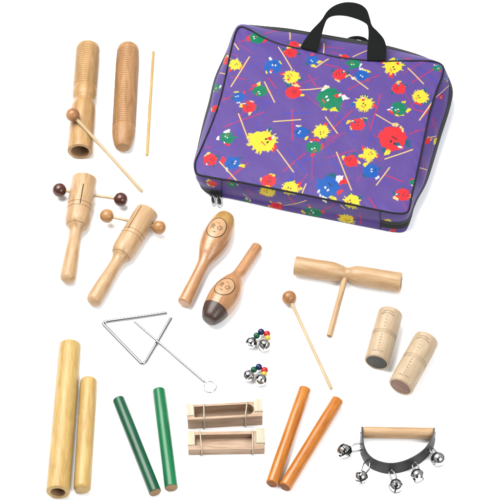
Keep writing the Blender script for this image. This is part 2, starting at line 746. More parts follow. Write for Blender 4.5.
# --- guiro
g = Lying((128.3, 46.5), 11.7, (122.8, 147.6), 11.0)
L = g.L
prof = [(-4, 0)] + arc_pts(-4, 0, 6, 11.2, 8)
s = 7.0
while s < L * 0.80:
    f = min(1, (s - 6) / 14)
    R = 11.2 + .5 * f
    prof += [(s, R), (s + .7, R + .05), (s + 1.3, R), (s + 1.75, R - .5), (s + 2.2, R - .5)]
    s += 2.7
prof += smooth_profile([(s + .5, 11.7), (L * .86, 11.6), (L * .92, 10.6), (L * .97, 9.0), (L - .4, 7.4)], 5) + [(L, 6.9), (L, 0)]
t = thing('guiro', 'tan wooden guiro ribbed along its length with rounded top, between tone block and thin stick', 'guiro', g.m)
me = lathe(prof, g.k, 64)
new_obj('guiro_body', me, M['guiro'], t)
me = lathe([(L + .12, 0), (L + .12, 6.6), (L, 6.8)], g.k, 40)
new_obj('end_face', me, wood('cut_end', pic(206, 160, 110), pic(190, 140, 92), axis=0, rough=.6, coat=0), t)

# --- scraper stick
sc = Lying((153.4, 51.5), 1.5, (146.9, 155.5), 1.5)
me = lathe([(0, 0), (0, 1.2), (.4, 1.5), (sc.L * .3, 1.45), (sc.L * .6, 1.6), (sc.L - .4, 1.55), (sc.L, 1.3), (sc.L, 0)], sc.k, 8, 60)
o = new_obj('scraper_stick', me, M['scraper'], None, sc.m)
tag(o, 'thin yellowish wooden scraper stick lying upright to the right of the guiro', 'scraper stick')


# --- clapper rattles (head, handle, two balls on a rod)
def rattle(top, hd_r, end, end_h, prof_keys, ball_a, ball_b, slot_ang, slot_s, groove_s, ball_mat, label, r_ball, ball_h):
    l = Lying(top, hd_r, end, end_h)
    L = l.L
    t = thing('clapper_rattle', label, 'rattle', l.m, 'wooden clapper rattles with two balls')
    prof = [(0, 0), (0, hd_r - 1.6)] + arc_pts(0, hd_r - 1.6, 1.4, hd_r, 4)
    for gs in groove_s:
        prof += [(gs - .5, hd_r), (gs - .25, hd_r - .55), (gs + .25, hd_r - .55), (gs + .5, hd_r)]
    prof += smooth_profile([(f * L, r) for f, r in prof_keys], 7)
    e = prof_keys[-1][1]
    s_end = prof_keys[-1][0] * L
    prof += rev_arc(s_end, e, s_end + e * .8, 0, 9)
    prof[-1] = (s_end + e * .8, 0)
    me = lathe(prof, l.k, 64, 30)
    body = new_obj('rattle_body', me, M['beech'], t)
    k = l.k
    # thin saw slit in the head
    w_ = .42
    bx = box_mesh(-w_ * k, w_ * k, (hd_r - 9) * k, (hd_r + 3) * k, slot_s[0] * k, slot_s[1] * k)
    bx.transform(Matrix.Rotation(slot_ang, 4, 'Z'))
    bpy.context.view_layer.update()
    cut(body, [bx], l.m)
    # rod and balls
    a, b_ = P(*ball_a, ball_h[0]), P(*ball_b, ball_h[1])
    la, lb = l.local(a), l.local(b_)
    me = tube([la, lb], 1.55 * k, 14)
    new_obj('cross_rod', me, M['stick'], t)
    for q in (la, lb):
        bp_ = [(-r_ball * math.cos(x), r_ball * math.sin(x)) for x in [math.pi * i / 24 for i in range(25)]]
        bp_[0] = (-r_ball, 0)
        bp_[-1] = (r_ball, 0)
        mb = lathe(bp_, k, 40, 60)
        z = (lb - la).normalized()
        mm = frame(q, q + z, Vector((0.1, .9, .2)))
        new_obj('clapper_ball', mb, ball_mat, t, mm)
    return t


rattle((84.6, 179), 12.9, (66.8, 284), 8, [(.37, 12.9), (.40, 12.8), (.43, 12.0), (.452, 10.6), (.456, 9.5), (.462, 9.5), (.48, 8.0), (.505, 6.6), (.55, 6.3), (.64, 6.7), (.78, 7.6), (.88, 8.0), (.935, 7.9)],
       (59.4, 190), (120.8, 199.4), .02, (14, 38), (34, 39), M['rosewood'],
       'wooden clapper rattle with two dark brown balls and slit head', 7.2, (11, 11))
rattle((147.5, 211.5), 12.3, (91.0, 305), 8, [(.37, 12.3), (.41, 12.2), (.445, 11.5), (.472, 10.2), (.476, 9.2), (.482, 9.2), (.503, 7.8), (.53, 6.7), (.58, 6.3), (.66, 6.8), (.80, 7.7), (.88, 8.0), (.94, 7.9)],
       (106.9, 215.9), (159.2, 227.4), .72, (3, 33), (31.5, 36), M['ball_light'],
       'wooden clapper rattle with two light tan balls lying diagonally', 7.1, (13, 13))


# --- maracas
def maraca(tip, tip_h, end, end_h, keys, tip_len, tip_mat, emb_s, emb_ang, emb_a, emb_b, rot, label, right):
    l = Lying(tip, tip_h, end, end_h)
    L = l.L
    t = thing('maraca', label, 'maraca', l.m, 'wooden maracas with oval face emblem')
    pr = smooth_profile([(f * L, r) for f, r in keys], 9)
    pr[0] = (pr[0][0], 0)
    e = keys[-1][1]
    s_end = keys[-1][0] * L
    pr = pr + rev_arc(s_end, e, s_end + 2.2, e - 2.4, 5) + [(s_end + 2.3, 0)]
    k = l.k
    body_pr = [q for q in pr if q[0] >= tip_len]
    tip_pr = [q for q in pr if q[0] <= tip_len]
    rt = prof_radius(pr, tip_len)
    new_obj('maraca_body', lathe([(tip_len, rt)] + body_pr, k, 64), M['maraca'], t)
    new_obj('stained_tip', lathe(tip_pr + [(tip_len, rt)], k, 64), tip_mat, t)
    dp, df = ellipse_disc(emb_a, emb_b, rot)
    em = new_obj('oval_emblem', wrap_mesh(dp, df, emb_s, emb_ang, pr, k, right, .08), M['emblem'], t)
    W = .42
    g_ = []
    g_.append(stroke2d(ellipse_path(0, 0, emb_a, emb_b, 0, 360, 60, rot), .7))
    # two curly glyphs, a small arc above and a small mark below
    g_.append(stroke2d(ellipse_path(-3.6, .9, 1.7, 1.9, -120, 160, 16), W))
    g_.append(stroke2d([(-5.1, 2.8), (-5.0, 0), (-5.3, -2.6)], W))
    g_.append(stroke2d(ellipse_path(-3.4, .9, .6, .7, 0, 360, 10), W))
    g_.append(stroke2d([(-3.0, -1), (-1.8, -2.4), (-1.2, -1.9)], W))
    g_.append(stroke2d(ellipse_path(2.6, -.4, 1.5, 1.5, 60, 330, 14), W))
    g_.append(stroke2d([(4.1, 2.9), (4.2, .5), (4.1, -1.8), (5.0, -2.4)], W))
    g_.append(stroke2d([(5.3, 2.4), (5.4, -.8)], W))
    g_.append(stroke2d([(1.5, 2.4), (3.0, 2.8), (3.4, 1.5)], W))
    g_.append(stroke2d(ellipse_path(0, 3.6, 2.6, 1.6, 35, 145, 10), W * .8))
    g_.append(stroke2d([(-1.6, -4.6), (-.8, -5.6), (0, -4.9), (.8, -5.6), (1.6, -4.6)], W))
    g_.append(stroke2d([(-.9, -5.9), (.9, -5.9)], W))
    pp, ff = merge2d(g_)
    sc_ = emb_a / 9.0
    c, s_ = math.cos(math.radians(rot)), math.sin(math.radians(rot))
    n_oval = len(g_[0][0])
    q = list(pp[:n_oval]) + [((x * c - y * s_) * sc_, (x * s_ + y * c) * sc_) for x, y in pp[n_oval:]]
    new_obj('printed_mark', wrap_mesh(q, ff, emb_s, emb_ang, pr, k, right, .16), M['ink'], em)
    return t


maraca((226.5, 216.5), 13, (184.0, 303.5), 7.5,
       [(-.03, 0), (-.02, 6.5), (.03, 10.6), (.12, 13.8), (.23, 15.2), (.33, 14.2), (.43, 11.0), (.49, 8.3), (.54, 6.8), (.62, 6.3), (.75, 6.6), (.88, 7.1), (.985, 7.4)],
       13.0, M['tip_yellow'], 24, .30, 9.8, 12.0, 0,
       'wooden maraca with golden yellow tip and upright oval emblem', 1)
maraca((210.5, 317.5), 13, (257.5, 246.5), 6.5,
       [(-.05, 0), (-.04, 6.8), (.02, 10.6), (.12, 13.6), (.25, 15.3), (.37, 14.6), (.48, 11.4), (.55, 8.4), (.61, 6.7), (.70, 6.1), (.82, 6.1), (.92, 6.2), (.985, 6.2)],
       11.3, M['tip_dark'], 31.5, -.38, 9.8, 11.5, -8,
       'wooden maraca with dark brown tip pointing to lower left', -1)

# --- plain sticks
def stick(name, label, cat, a, b, r, mat, ea, eb, group, end_mat=None, end_r=None):
    l = Lying(a, r, b, r)
    t = thing(name, label, cat, l.m, group)
    pr = rod_profile(l.L, r, ea, eb)
    me = lathe(pr, l.k, 48)
    new_obj('stick_body', me, mat, t)
    if end_mat:
        er = end_r or r - eb * .7
        new_obj('end_face', lathe([(l.L + .12, 0), (l.L + .12, er - .2), (l.L - .02, er)], l.k, 40), end_mat, t)
    return t


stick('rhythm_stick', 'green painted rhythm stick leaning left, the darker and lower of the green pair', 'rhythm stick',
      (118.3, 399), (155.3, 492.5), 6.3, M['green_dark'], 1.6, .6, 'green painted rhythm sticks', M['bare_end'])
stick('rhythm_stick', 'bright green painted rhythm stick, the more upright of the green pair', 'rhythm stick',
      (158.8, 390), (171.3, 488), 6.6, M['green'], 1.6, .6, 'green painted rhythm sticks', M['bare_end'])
stick('rhythm_stick', 'orange varnished rhythm stick, the steeper one on the left', 'rhythm stick',
      (305.0, 389), (271.8, 484), 6.5, M['orange'], 1.2, 1.4, 'orange varnished rhythm sticks', M['orange_end'])
stick('rhythm_stick', 'orange varnished rhythm stick, the more slanted one whose top reaches further right', 'rhythm stick',
      (337.8, 400), (284.8, 487.2), 6.6, M['orange'], 1.2, 1.4, 'orange varnished rhythm sticks', M['orange_end'])
stick('clave', 'short solid pale wooden clave with rounded ends beside the hollow tube', 'clave',
      (89.0, 379), (82.0, 490.5), 8.7, M['clave'], 4.5, 4.0, 'pale wooden claves')
c = Lying((70.2, 344.5), 11.4, (57.8, 492.6), 11.8)
L = c.L
t = thing('clave', 'long thick hollow pale wooden clave with open lower end', 'clave', c.m, 'pale wooden claves')
pr = [(0, 0), (0, 9)] + arc_pts(0, 9, 2, 11.2, 4) + [(L * .5, 11.5), (L - 1.5, 11.8)] + rev_arc(L - 1.5, 11.8, L, 10.8, 4)
pr += [(L, 7.8), (L - .8, 7.2), (L - 24, 7.0), (L - 24, 0)]
me = lathe(densify(pr, 10), c.k, 64)
new_obj('tube_body', me, [M['clave'], M['hollow']], t)
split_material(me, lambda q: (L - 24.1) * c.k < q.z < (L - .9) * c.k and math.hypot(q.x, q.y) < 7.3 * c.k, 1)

# --- T-shaped wood block
tb = Lying((294.5, 265.6), 10, (401.3, 282.6), 10.2)
L = tb.L
R0_ = 10.1
pr = [(0, 0), (0, 7.2), (.1, 7.8)] + [(.3, 9.2)] + arc_pts(.3, 9.2, 1.5, R0_, 4) + \
    smooth_profile([(L * .30, 10.2), (L * .36, 9.9), (L * .40, 9.2), (L * .445, 7.9), (L * .475, 6.9), (L * .495, 6.9), (L * .525, 8.0), (L * .555, 9.3), (L * .60, 10.0), (L * .66, 10.1)], 5) + \
    [(L - 1.5, 10.2)] + rev_arc(L - 1.5, 10.2, L, 9.3, 4) + [(L, 7.6), (L - .8, 7.0), (L - 36, 6.9), (L - 36, 0)]
t = thing('two_tone_block', 'T shaped two tone wood block with waisted cross tube and thin dowel handle', 'wood block', tb.m)
me = lathe(densify(pr, 4), tb.k, 64)
new_obj('cross_tube', me, [M['beech'], M['hollow']], t)
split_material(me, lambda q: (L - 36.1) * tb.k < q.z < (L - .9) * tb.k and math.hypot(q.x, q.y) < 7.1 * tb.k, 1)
hA, hB = tb.local(P(345.8, 275.5, 10)), tb.local(P(329.3, 336.3, 3.1))
hk = tb.k
hm = frame(hA, hB, Vector((0, 1, .2)))
HL = (hB - hA).length / hk
new_obj('handle', lathe(rod_profile(HL, 3.0, .4, .7), hk, 32), M['dowel'], t, hm)
new_obj('end_face', lathe([(HL + .1, 0), (HL + .1, 2.2), (HL, 2.4)], hk, 24), M['bare_end'], t, hm)


# --- tube shakers with printed lettering
def shaker(a, b, r, cap_r, cap_mat, ang, label):
    l = Lying(a, r, b, r)
    L = l.L
    k = l.k
    t = thing('tube_shaker', label, 'shaker', l.m, 'pale wooden tube shakers with printed lettering')
    pr = [(0, 0), (0, r - 3.2)] + arc_pts(0, r - 3.2, 3.0, r, 6)
    for f in (.47, .50, .53):
        gs = f * L
        pr += [(gs - .55, r), (gs - .2, r - .5), (gs + .2, r - .5), (gs + .55, r)]
    pr += [(L - 2, r)] + rev_arc(L - 2, r, L, r - 1.6, 4) + [(L, cap_r), (L - .8, cap_r - .2), (L - .8, 0)]
    new_obj('shaker_body', lathe(densify(pr, 5), k, 64, 30), M['shaker'], t)
    new_obj('end_cap', lathe([(L - .8, 0), (L - .4, 0), (L - .3, cap_r - 1.2), (L - .5, cap_r - .5), (L - .8, cap_r - .3)][1:], k, 48), cap_mat, t)
    items = []
    v0 = L * .16
    items.append(text_pts('RHYTHM', 2.3, 0, -v0 + 3.4, .05, 1.15))
    items.append(text_pts('PERCUSSION', 2.2, 0, -v0 + .6, .035, 1.15))
    for i, ch in enumerate('TONE'):
        items.append(text_pts(ch, 2.3 - .2 * i, -.0, -v0 - 3.2 - i * 4.1))
    for i, ch in enumerate('SHAKER'):
        items.append(text_pts(ch, 2.5 - .16 * i, 0, -(L * .58) - i * (3.5)))
    items.append(text_pts('MADE OF WOOD', 1.4, .6, -L * .90, 0, 1.1))
    pp, ff = merge2d(items)
    new_obj('printed_lettering', wrap_mesh(pp, ff, 0, ang, pr, k, 1, .09), M['ink_thin'], t)
    return t


shaker((390.8, 312.5), (376.6, 362.5), 12.7, 10.8, M['cap_grey'], .20,
       'pale wooden tube shaker with charcoal grey end cap')
shaker((427.2, 338.5), (400.4, 387), 13.0, 10.6, M['cap_brown'], .26,
       'pale wooden tube shaker with reddish brown end cap')

# --- triangle and its beater
tp = [P(167, 312.6, 1.3), P(140, 316.7, 1.3), P(110, 320.9, 1.3), P(105.2, 321.8, 1.3), P(103.6, 322.9, 1.3), P(103.9, 324.6, 1.3), P(106, 327, 1.3), P(122, 343.5, 1.3),
      P(139, 361, 1.3), P(141.4, 362.9, 1.3), P(143.6, 363.0, 1.3), P(145.8, 361.2, 1.3), P(148, 357.8, 1.3), P(159, 339, 1.3), P(171, 318, 1.3)]
o = new_obj('triangle', tube(catmull(tp, 6), 1.7 * S, 16), M['steel'])
tag(o, 'bent steel triangle with open corner, under a straight metal beater', 'triangle')
t = thing('triangle_beater', 'thin straight metal beater with ring end crossing the triangle', 'beater', Matrix.Translation(P(209.8, 386.6, 0)))
inv = t.matrix_world.inverted()
q0, q1 = P(134.4, 321.5, 6.2), P(204.2, 381.6, 1.0)
ring = [inv @ P(209.8 + 6.2 * math.cos(a), 386.6 + 5.5 * math.sin(a), .95) for a in [math.radians(-140 + 360 * i / 40) for i in range(39)]]
new_obj('beater_rod', tube([inv @ q0, inv @ q1], 1.2 * S, 14), M['steel'], t)
new_obj('ring', tube(ring, 0.95 * S, 12), M['chrome'], t)


# --- castanet-like trays with end blocks and rubber bands
def tray(bl, br, depth, h, hole, round_right, bands, wid_l, wid_r, label, floor_z):
    """bl, br: bottom front corners (px, on the table)"""
    A, B = P(bl[0], bl[1], 0), P(br[0], br[1], 0)
    x = (B - A).normalized()
    z = Vector((0, 0, 1))
    y = z.cross(x)
    m = Matrix((x, y, z)).transposed().to_4x4()
    m.translation = A
    k = kscale(A)
    W = (B - A).length / k
    t = thing('sound_box', label, 'wood block', m, 'rectangular hollow sound boxes with rubber bands')
    x0, x1, y0, y1 = hole
    rr = (y1 - y0) / 2 if round_right else 1.0
    holep = []
    for (cx, cy, a0) in ((x1 - rr, y1 - rr, 90), (x0 + .5, y1 - .5, 180)):
        pass
    rl = .6
    for cx, cy, a0, r_ in ((x1 - rr, y0 + rr, -90, rr), (x1 - rr, y1 - rr, 0, rr), (x0 + rl, y1 - rl, 90, rl), (x0 + rl, y0 + rl, 180, rl)):
        for i in range(7):
            a = math.radians(a0 + 90 * i / 6)
            holep.append((cx + r_ * math.cos(a), cy + r_ * math.sin(a)))
    # drop duplicates
    hp = []
    for q in holep:
        if not hp or math.hypot(q[0] - hp[-1][0], q[1] - hp[-1][1]) > .02:
            hp.append(q)
    if math.hypot(hp[0][0] - hp[-1][0], hp[0][1] - hp[-1][1]) < .02:
        hp.pop()
    bm = bmesh.new()
    outer = [bm.verts.new((q[0] * k, q[1] * k, h * k)) for q in ((0, 0), (W, 0), (W, depth), (0, depth))]
    inner = [bm.verts.new((q[0] * k, q[1] * k, h * k)) for q in hp]
    ed = [bm.edges.new((outer[i], outer[(i + 1) % 4])) for i in range(4)]
    n = len(inner)
    ed2 = [bm.edges.new((inner[i], inner[(i + 1) % n])) for i in range(n)]
    bmesh.ops.triangle_fill(bm, use_beauty=True, use_dissolve=False, edges=ed + ed2)
    low = [bm.verts.new((v.co.x, v.co.y, 0)) for v in outer]
    for i in range(4):
        j = (i + 1) % 4
        bm.faces.new((outer[i], outer[j], low[j], low[i]))
    bm.faces.new(tuple(low))
    fl = [bm.verts.new((v.co.x, v.co.y, floor_z * k)) for v in inner]
    for i in range(n):
        j = (i + 1) % n
        bm.faces.new((inner[i], inner[j], fl[j], fl[i]))
    bm.faces.new(tuple(fl))
    bmesh.ops.recalc_face_normals(bm, faces=bm.faces)
    sel = [e for e in bm.edges if (e.verts[0] in outer + low and e.verts[1] in outer + low)
           and len(e.link_faces) == 2 and e.calc_face_angle(0) > .5]
    bmesh.ops.bevel(bm, geom=sel, offset=.7 * k, segments=3, affect='EDGES', profile=.5)
    me = bpy.data.meshes.new('tray')
    bm.to_mesh(me)
    bm.free()
    sharp(me, 30)
    new_obj('wooden_tray', me, M['tray'], t)
    new_obj('end_block', box_mesh(-.5 * k, wid_l * k, (depth * .26) * k, (depth + .6) * k, (h - 2) * k, (h + .9) * k, .4 * k), M['endblock'], t)
    new_obj('end_block', box_mesh((W - wid_r) * k, (W + .7) * k, (depth * .30) * k, (depth + 2.4) * k, (h - 3) * k, (h + 1.2) * k, .4 * k), M['endblock'], t)
    for bx0, bx1 in bands:
        pth = [(bx0, -.9, h * .5), (bx0, -.9, .9), (bx0 + .1, -.4, -.0 + .75), (bx0, depth * .5, .72), (bx1, depth + .8, .8), (bx1, depth + .9, h * .5),
               (bx1, depth + .5, h + .8), ((bx0 * .5 + bx1 * .5), depth * .5, h + .95), (bx0, .2, h + .8)]
        pts = [Vector(q) * k for q in pth]
        new_obj('rubber_band', tube(catmull(pts, 5, True), .62 * k, 10, closed=True), M['rubber'], t)
    return t


tray((188.0, 429.2), (262.5, 425.2), 18.0, 17.0, (7, 66.5, 2.6, 15.2), True, [(16.2, 17.0), (57.5, 60.5)], 6.6, 8.0,
     'hollow wooden sound box, the upper of the two, with rounded cavity end', 5)
tray((188.3, 455.3), (264.5, 454.0), 22.0, 9.5, (7, 64, 5.4, 18.0), False, [(13.5, 12.0), (64.5, 64.6)], 6.6, 8.0,
     'hollow wooden sound box, the lower of the two, with square cavity', 2.5)


# --- jingle bells
def bell_mesh(r, k):
    """thin sphere shell split by crossing slots with round holes, joined by a raised equator"""
    nu, nv = 72, 44
    verts, faces = [], []
    for j in range(nv + 1):
        ph = math.pi * j / nv
        for i in range(nu):
            th = 2 * math.pi * i / nu
            rr = r * (1 + 0.045 * math.exp(-((ph - math.pi / 2) / .05) ** 2))
            verts.append(Vector((rr * math.sin(ph) * math.cos(th), rr * math.sin(ph) * math.sin(th), rr * math.cos(ph))) * k)
    for j in range(nv):
        for i in range(nu):
            a, b_ = j * nu + i, j * nu + (i + 1) % nu
            q = (a, b_, b_ + nu, a + nu)
            c = sum((verts[x] for x in q), Vector()) / 4 / (r * k)
            if c.z < -.25 and (abs(c.x) < .10 or abs(c.y) < .10):
                continue
            lim = [(1, 0), (-1, 0), (0, 1), (0, -1)]
            if any((Vector((d[0] * .95, d[1] * .95, -.3)) - c).length < .21 for d in lim):
                continue
            faces.append(q)
    me = mesh_from(verts, faces)
    bm = bmesh.new()
    bm.from_mesh(me)
    bmesh.ops.remove_doubles(bm, verts=bm.verts, dist=1e-7)
    bmesh.ops.delete(bm, geom=[v for v in bm.verts if not v.link_faces], context='VERTS')
    bm.to_mesh(me)
    bm.free()
    sharp(me, 60)
    return me


BELL_CACHE = {}


def add_bell(parent, center, r, rot, k):
    if 'b' not in BELL_CACHE:
        BELL_CACHE['b'] = bell_mesh(1.0, 1.0)
        bp_ = [(-.9 * math.cos(x), .9 * math.sin(x)) for x in [math.pi * i / 16 for i in range(17)]]
        bp_[0] = (-.9, 0)
        bp_[-1] = (.9, 0)
        BELL_CACHE['i'] = lathe(bp_, 1.0, 32, 60)
        BELL_CACHE['b'].materials.append(M['chrome'])
        BELL_CACHE['i'].materials.append(M['shade_and_insert'])
    o = bpy.data.objects.new('jingle_bell', BELL_CACHE['b'])
    COL.objects.link(o)
    o.parent = parent
    o.matrix_local = Matrix.Translation(center) @ rot.to_matrix().to_4x4() @ Matrix.Scale(r * k, 4)
    i = bpy.data.objects.new('bell_shade_ball', BELL_CACHE['i'])  # black inner ball, painted stand-in for the shade seen through the slots
    COL.objects.link(i)
    i.parent = o
    return o


from mathutils import Euler


def bell_cluster(bells, beads, label):
    base = P(*bells[0][:2], 0)
    t = thing('finger_bells', label, 'bells', Matrix.Translation(base), 'small beaded bell clusters')
    inv = t.matrix_world.inverted()
    pts = []
    for (x, y, r, rot) in bells:
        c_ = inv @ P(x, y, r)
        add_bell(t, c_, r, Euler(rot), S)
        pts.append(c_)
    bp = []
    for (x, y, h, r, mt) in beads:
        c_ = inv @ P(x, y, h)
        pr = [(-r * .92, 0)] + [(-r * .92 * math.cos(a), max(.0, r * math.sin(a))) for a in [math.pi * i / 16 for i in range(1, 16)]] + [(r * .92, 0)]
        new_obj('bead', lathe(pr, S, 28, 60), M[mt], t, Matrix.Translation(c_))
        bp.append(c_)
    path = [pts[0] + Vector((0, 0, 0))] + bp + [pts[1]]
    new_obj('cord', tube(catmull(path, 6), .7 * S, 8), M['piping'], t)
    return t


bell_cluster([(251.4, 343.0, 5.9, (2.6, .5, .3)), (264.6, 345.6, 6.5, (2.1, -.4, 1.0))],
             [(256.6, 335.6, 6.5, 3.3, 'bead_green'), (261.1, 331.8, 6, 3.4, 'bead_blue'), (267.0, 333.9, 6, 3.4, 'bead_red'), (267.6, 338.0, 7, 3.0, 'bead_yellow')],
             'upper of two small bell clusters with coloured beads')
bell_cluster([(248.6, 376.0, 6.0, (2.3, -.5, .5)), (261.3, 380.4, 6.3, (2.5, .7, .2))],
             [(253.8, 369.6, 6.5, 3.3, 'bead_green'), (258.8, 366.9, 6, 3.4, 'bead_blue'), (264.6, 370.2, 6, 3.5, 'bead_red'), (264.0, 374.0, 7, 2.9, 'bead_yellow')],
             'lower of two small bell clusters with coloured beads')

# --- hand bell strap
hb = Lying((362.6, 432.3), 6.4, (433.3, 433.4), 6.4)
t = thing('hand_bell_shaker', 'wooden dowel handle with curved dark leather strap carrying five jingle bells', 'bell shaker', hb.m)
inv = hb.m.inverted()
new_obj('handle', lathe(rod_profile(hb.L, 5.9, .5, .5), hb.k, 40), M['dowel'], t)
sp = [(361.9, 430.5), (361.6, 433.5), (361.6, 441), (362.6, 450), (367.2, 459), (376, 465.3), (389, 468.3), (402, 466.6), (414.5, 461.3), (424.5, 454), (431.2, 445), (433.9, 437), (434.2, 431.5)]
path = catmull([P(x, y + 0.0, 7.0) for x, y in sp], 8)
hw, th = 7.0 * S, 0.75 * S
verts, faces = [], []
zz = Vector((0, 0, 1))
for i, p in enumerate(path):
    tg = (path[min(i + 1, len(path) - 1)] - path[max(i - 1, 0)]).normalized()
    nrm = tg.cross(zz).normalized()
    u = (zz - nrm * (.22 * math.sin(math.pi * i / (len(path) - 1)) ** .6)).normalized()
    nrm = tg.cross(u).normalized()
    for (a, b_) in ((-1, -.8), (-.9, -1), (.9, -1), (1, -.8), (1, .8), (.9, 1), (-.9, 1), (-1, .8)):
        verts.append(inv @ (p + u * hw * a + nrm * th * b_))
for i in range(len(path) - 1):
    for j in range(8):
        a, b_ = i * 8 + j, i * 8 + (j + 1) % 8
        faces.append((a, b_, b_ + 8, a + 8))
faces.append(tuple(range(8)))
faces.append(tuple(range((len(path) - 1) * 8, len(path) * 8)))
me = mesh_from(verts, faces)
bm = bmesh.new(); bm.from_mesh(me); bmesh.ops.recalc_face_normals(bm, faces=bm.faces); bm.to_mesh(me); bm.free()
sharp(me, 50)
new_obj('strap', me, M['leather'], t)
for ex, ey in ((361.2, 432.4), (434.6, 433.4)):       # screw heads in the strap ends
    w0 = P(ex, ey, 6.4)
    mm = frame(inv @ w0, inv @ (w0 + Vector((1 if ex > 400 else -1, 0, 0)) * .01), Vector((0, 1, 0)))
    new_obj('screw', lathe([(0, 0), (0, 2.2), (.9, 1.9), (1.3, .8), (1.35, 0)], S, 24), M['steel'], t, mm)
for (bx, by, r, rx_, ry_, att, rot) in (
        (344.6, 451, 7.4, 354.2, 448.0, (361.6, 446), (2.0, .6, .4)),
        (361.2, 477, 6.5, 365.2, 468.5, (368.5, 461.5), (1.5, .25, .6)),
        (396.0, 486, 7.0, 392.8, 476.2, (391, 470), (1.35, -.2, 1.2)),
        (417.6, 475.6, 6.7, 416.4, 467.8, (414.5, 462.5), (1.5, .5, 1.9)),
        (438.6, 459.2, 7.4, 433.4, 450.8, (430, 447), (1.6, .75, 2.6))):
    add_bell(t, inv @ P(bx, by, r), r, Euler(rot), S)
    # wire ring from the strap to the bell
    a = P(att[0], att[1], 6.5)
    bp0 = P(bx, by, r)
    dirv = (bp0 - a)
    mid = P(rx_, ry_, 6.5)
    d1 = dirv.normalized()
    side = d1.cross(zz).normalized() * .8 + zz * .45
    side.normalize()
    Lr = ((bp0 - a).length - r * S) / 2 + 1.6 * S
    cen = a + d1 * (Lr - .8 * S)
    rp = [inv @ (cen + d1 * (Lr * math.cos(x)) + side * (3.5 * S * math.sin(x))) for x in [2 * math.pi * i / 32 for i in range(32)]]
    new_obj('wire_ring', tube(rp, .9 * S, 10, closed=True), M['steel'], t)

# ------------------------------------------------------------------ the printed carrying case
H = 34.0
KEYS = [  # panel px,   zipper ring px, z,   base px (or None)
    ((195.8, 172.5), (200, 183, 6), (202.5, 186)),
    ((200, 175.3), (204.6, 189.3, 4.5), (206, 191)),
    ((207, 176.8), (211, 192.5, 4), (212, 194.7)),
    ((222, 179.5), (222, 194.3, 4.5), (222, 197)),
    ((238, 182), (238, 196.8, 6), (238, 200.2)),
    ((285, 191.2), (285, 206, 8), (285, 210.8)),
    ((330, 200.3), (330, 213.7, 10), (330, 219.8)),
    ((360, 206.5), (362, 219, 11), (362, 226.3)),
    ((380, 210.8), (381, 222.0, 11), (380, 229.8)),
    ((396, 213.6), (394, 224.2, 11), (392, 232.1)),
    ((406.5, 213), (405, 222.5, 12), (403.5, 232.0)),
    ((409.8, 207), (410, 215.5, 13), (408.5, 225)),
    ((412, 195), (416.5, 200, 14), None),
    ((416.5, 176), (427.0, 180, 15), None),
    ((423.5, 143), (439.5, 140, 16), None),
    ((430, 112), (449.5, 108, 17), None),
    ((436.6, 91.4), (452.3, 92, 18), None),
    ((443, 74), (448.6, 79.5, 19), None),
    ((442.5, 66), (442.2, 70, 19), None),
    ((434, 61.8), (433, 62, 19), None),
    ((415, 61), (415, 54.2, 19), None),
    ((380, 61.3), (384, 45.5, 19), None),
    ((340, 58), (343, 38.0, 19), None),
    ((312, 51.5), (314, 33.2, 19), None),
    ((282, 45), (288, 28.8, 19), None),
    ((262, 37), (265, 26.8, 20), None),
    ((249, 29.5), (249, 25.7, 22), None),
    ((240, 27.3), (240, 26, 23), None),
    ((235.5, 33.5), (234.5, 32.5, 22), None),
    ((231, 50), (227.5, 51, 20), None),
    ((225.5, 77), (215.8, 77, 18), None),
    ((219.4, 102.4), (209.4, 102, 16), None),
    ((212.5, 122), (204, 122, 14), None),
    ((202, 147), (198, 149, 11), None),
    ((195.5, 162), (194.5, 166, 8), None),
]
pan = [P(a[0], a[1], H) for a, b_, c_ in KEYS]
zr = [P(b_[0], b_[1], b_[2]) for a, b_, c_ in KEYS]
cen = sum(zr, Vector()) / len(zr)
bs = []
for (a, b_, c_), w_ in zip(KEYS, zr):
    if c_:
        bs.append(P(c_[0], c_[1], 0.3))
    else:
        d = (cen - w_)
        d.z = 0
        q = w_ + d.normalized() * 7 * S
        q.z = 0.3 * S
        bs.append(q)
CORN = [0, 10, 18, 27]       # BL, BR, TR, TL
NS = 40


def cr_eval(pts, fine=NS):
    return np.array([tuple(p) for p in catmull(pts, fine, True)])


panF, zrF, bsF = cr_eval(pan), cr_eval(zr), cr_eval(bs)
NK = len(KEYS)


def segment(i0, i1, n):
    """resample n+1 points between key i0 and i1 (cyclic) by arc length of the panel curve"""
    a = i0 * NS
    b_ = (i1 if i1 > i0 else i1 + NK) * NS
    idx = np.arange(a, b_ + 1) % (NK * NS)
    p = panF[idx]
    z_ = zrF[idx]
    # mix arc lengths so that corners of both rings are well sampled
    d = np.linalg.norm(np.diff(p, axis=0), axis=1) + .6 * np.linalg.norm(np.diff(z_, axis=0), axis=1)
    s_ = np.concatenate([[0], np.cumsum(d)])
    t_ = np.linspace(0, s_[-1], n + 1)
    f = lambda A: np.stack([np.interp(t_, s_, A[idx][:, c_]) for c_ in range(3)], 1)
    kf = np.interp(t_, s_, np.arange(a, b_ + 1) / NS)
    return f(panF), f(zrF), f(bsF), kf


NU, NV = 620, 520
bot = segment(0, 10, NU)
rgt = segment(10, 18, NV)
top = segment(18, 27, NU)      # runs TR -> TL
lft = segment(27, 0, NV)       # runs TL -> BL
ring_p = np.concatenate([x[0][:-1] for x in (bot, rgt, top, lft)])
ring_z = np.concatenate([x[1][:-1] for x in (bot, rgt, top, lft)])
ring_b = np.concatenate([x[2][:-1] for x in (bot, rgt, top, lft)])
ring_k = np.concatenate([x[3][:-1] for x in (bot, rgt, top, lft)])

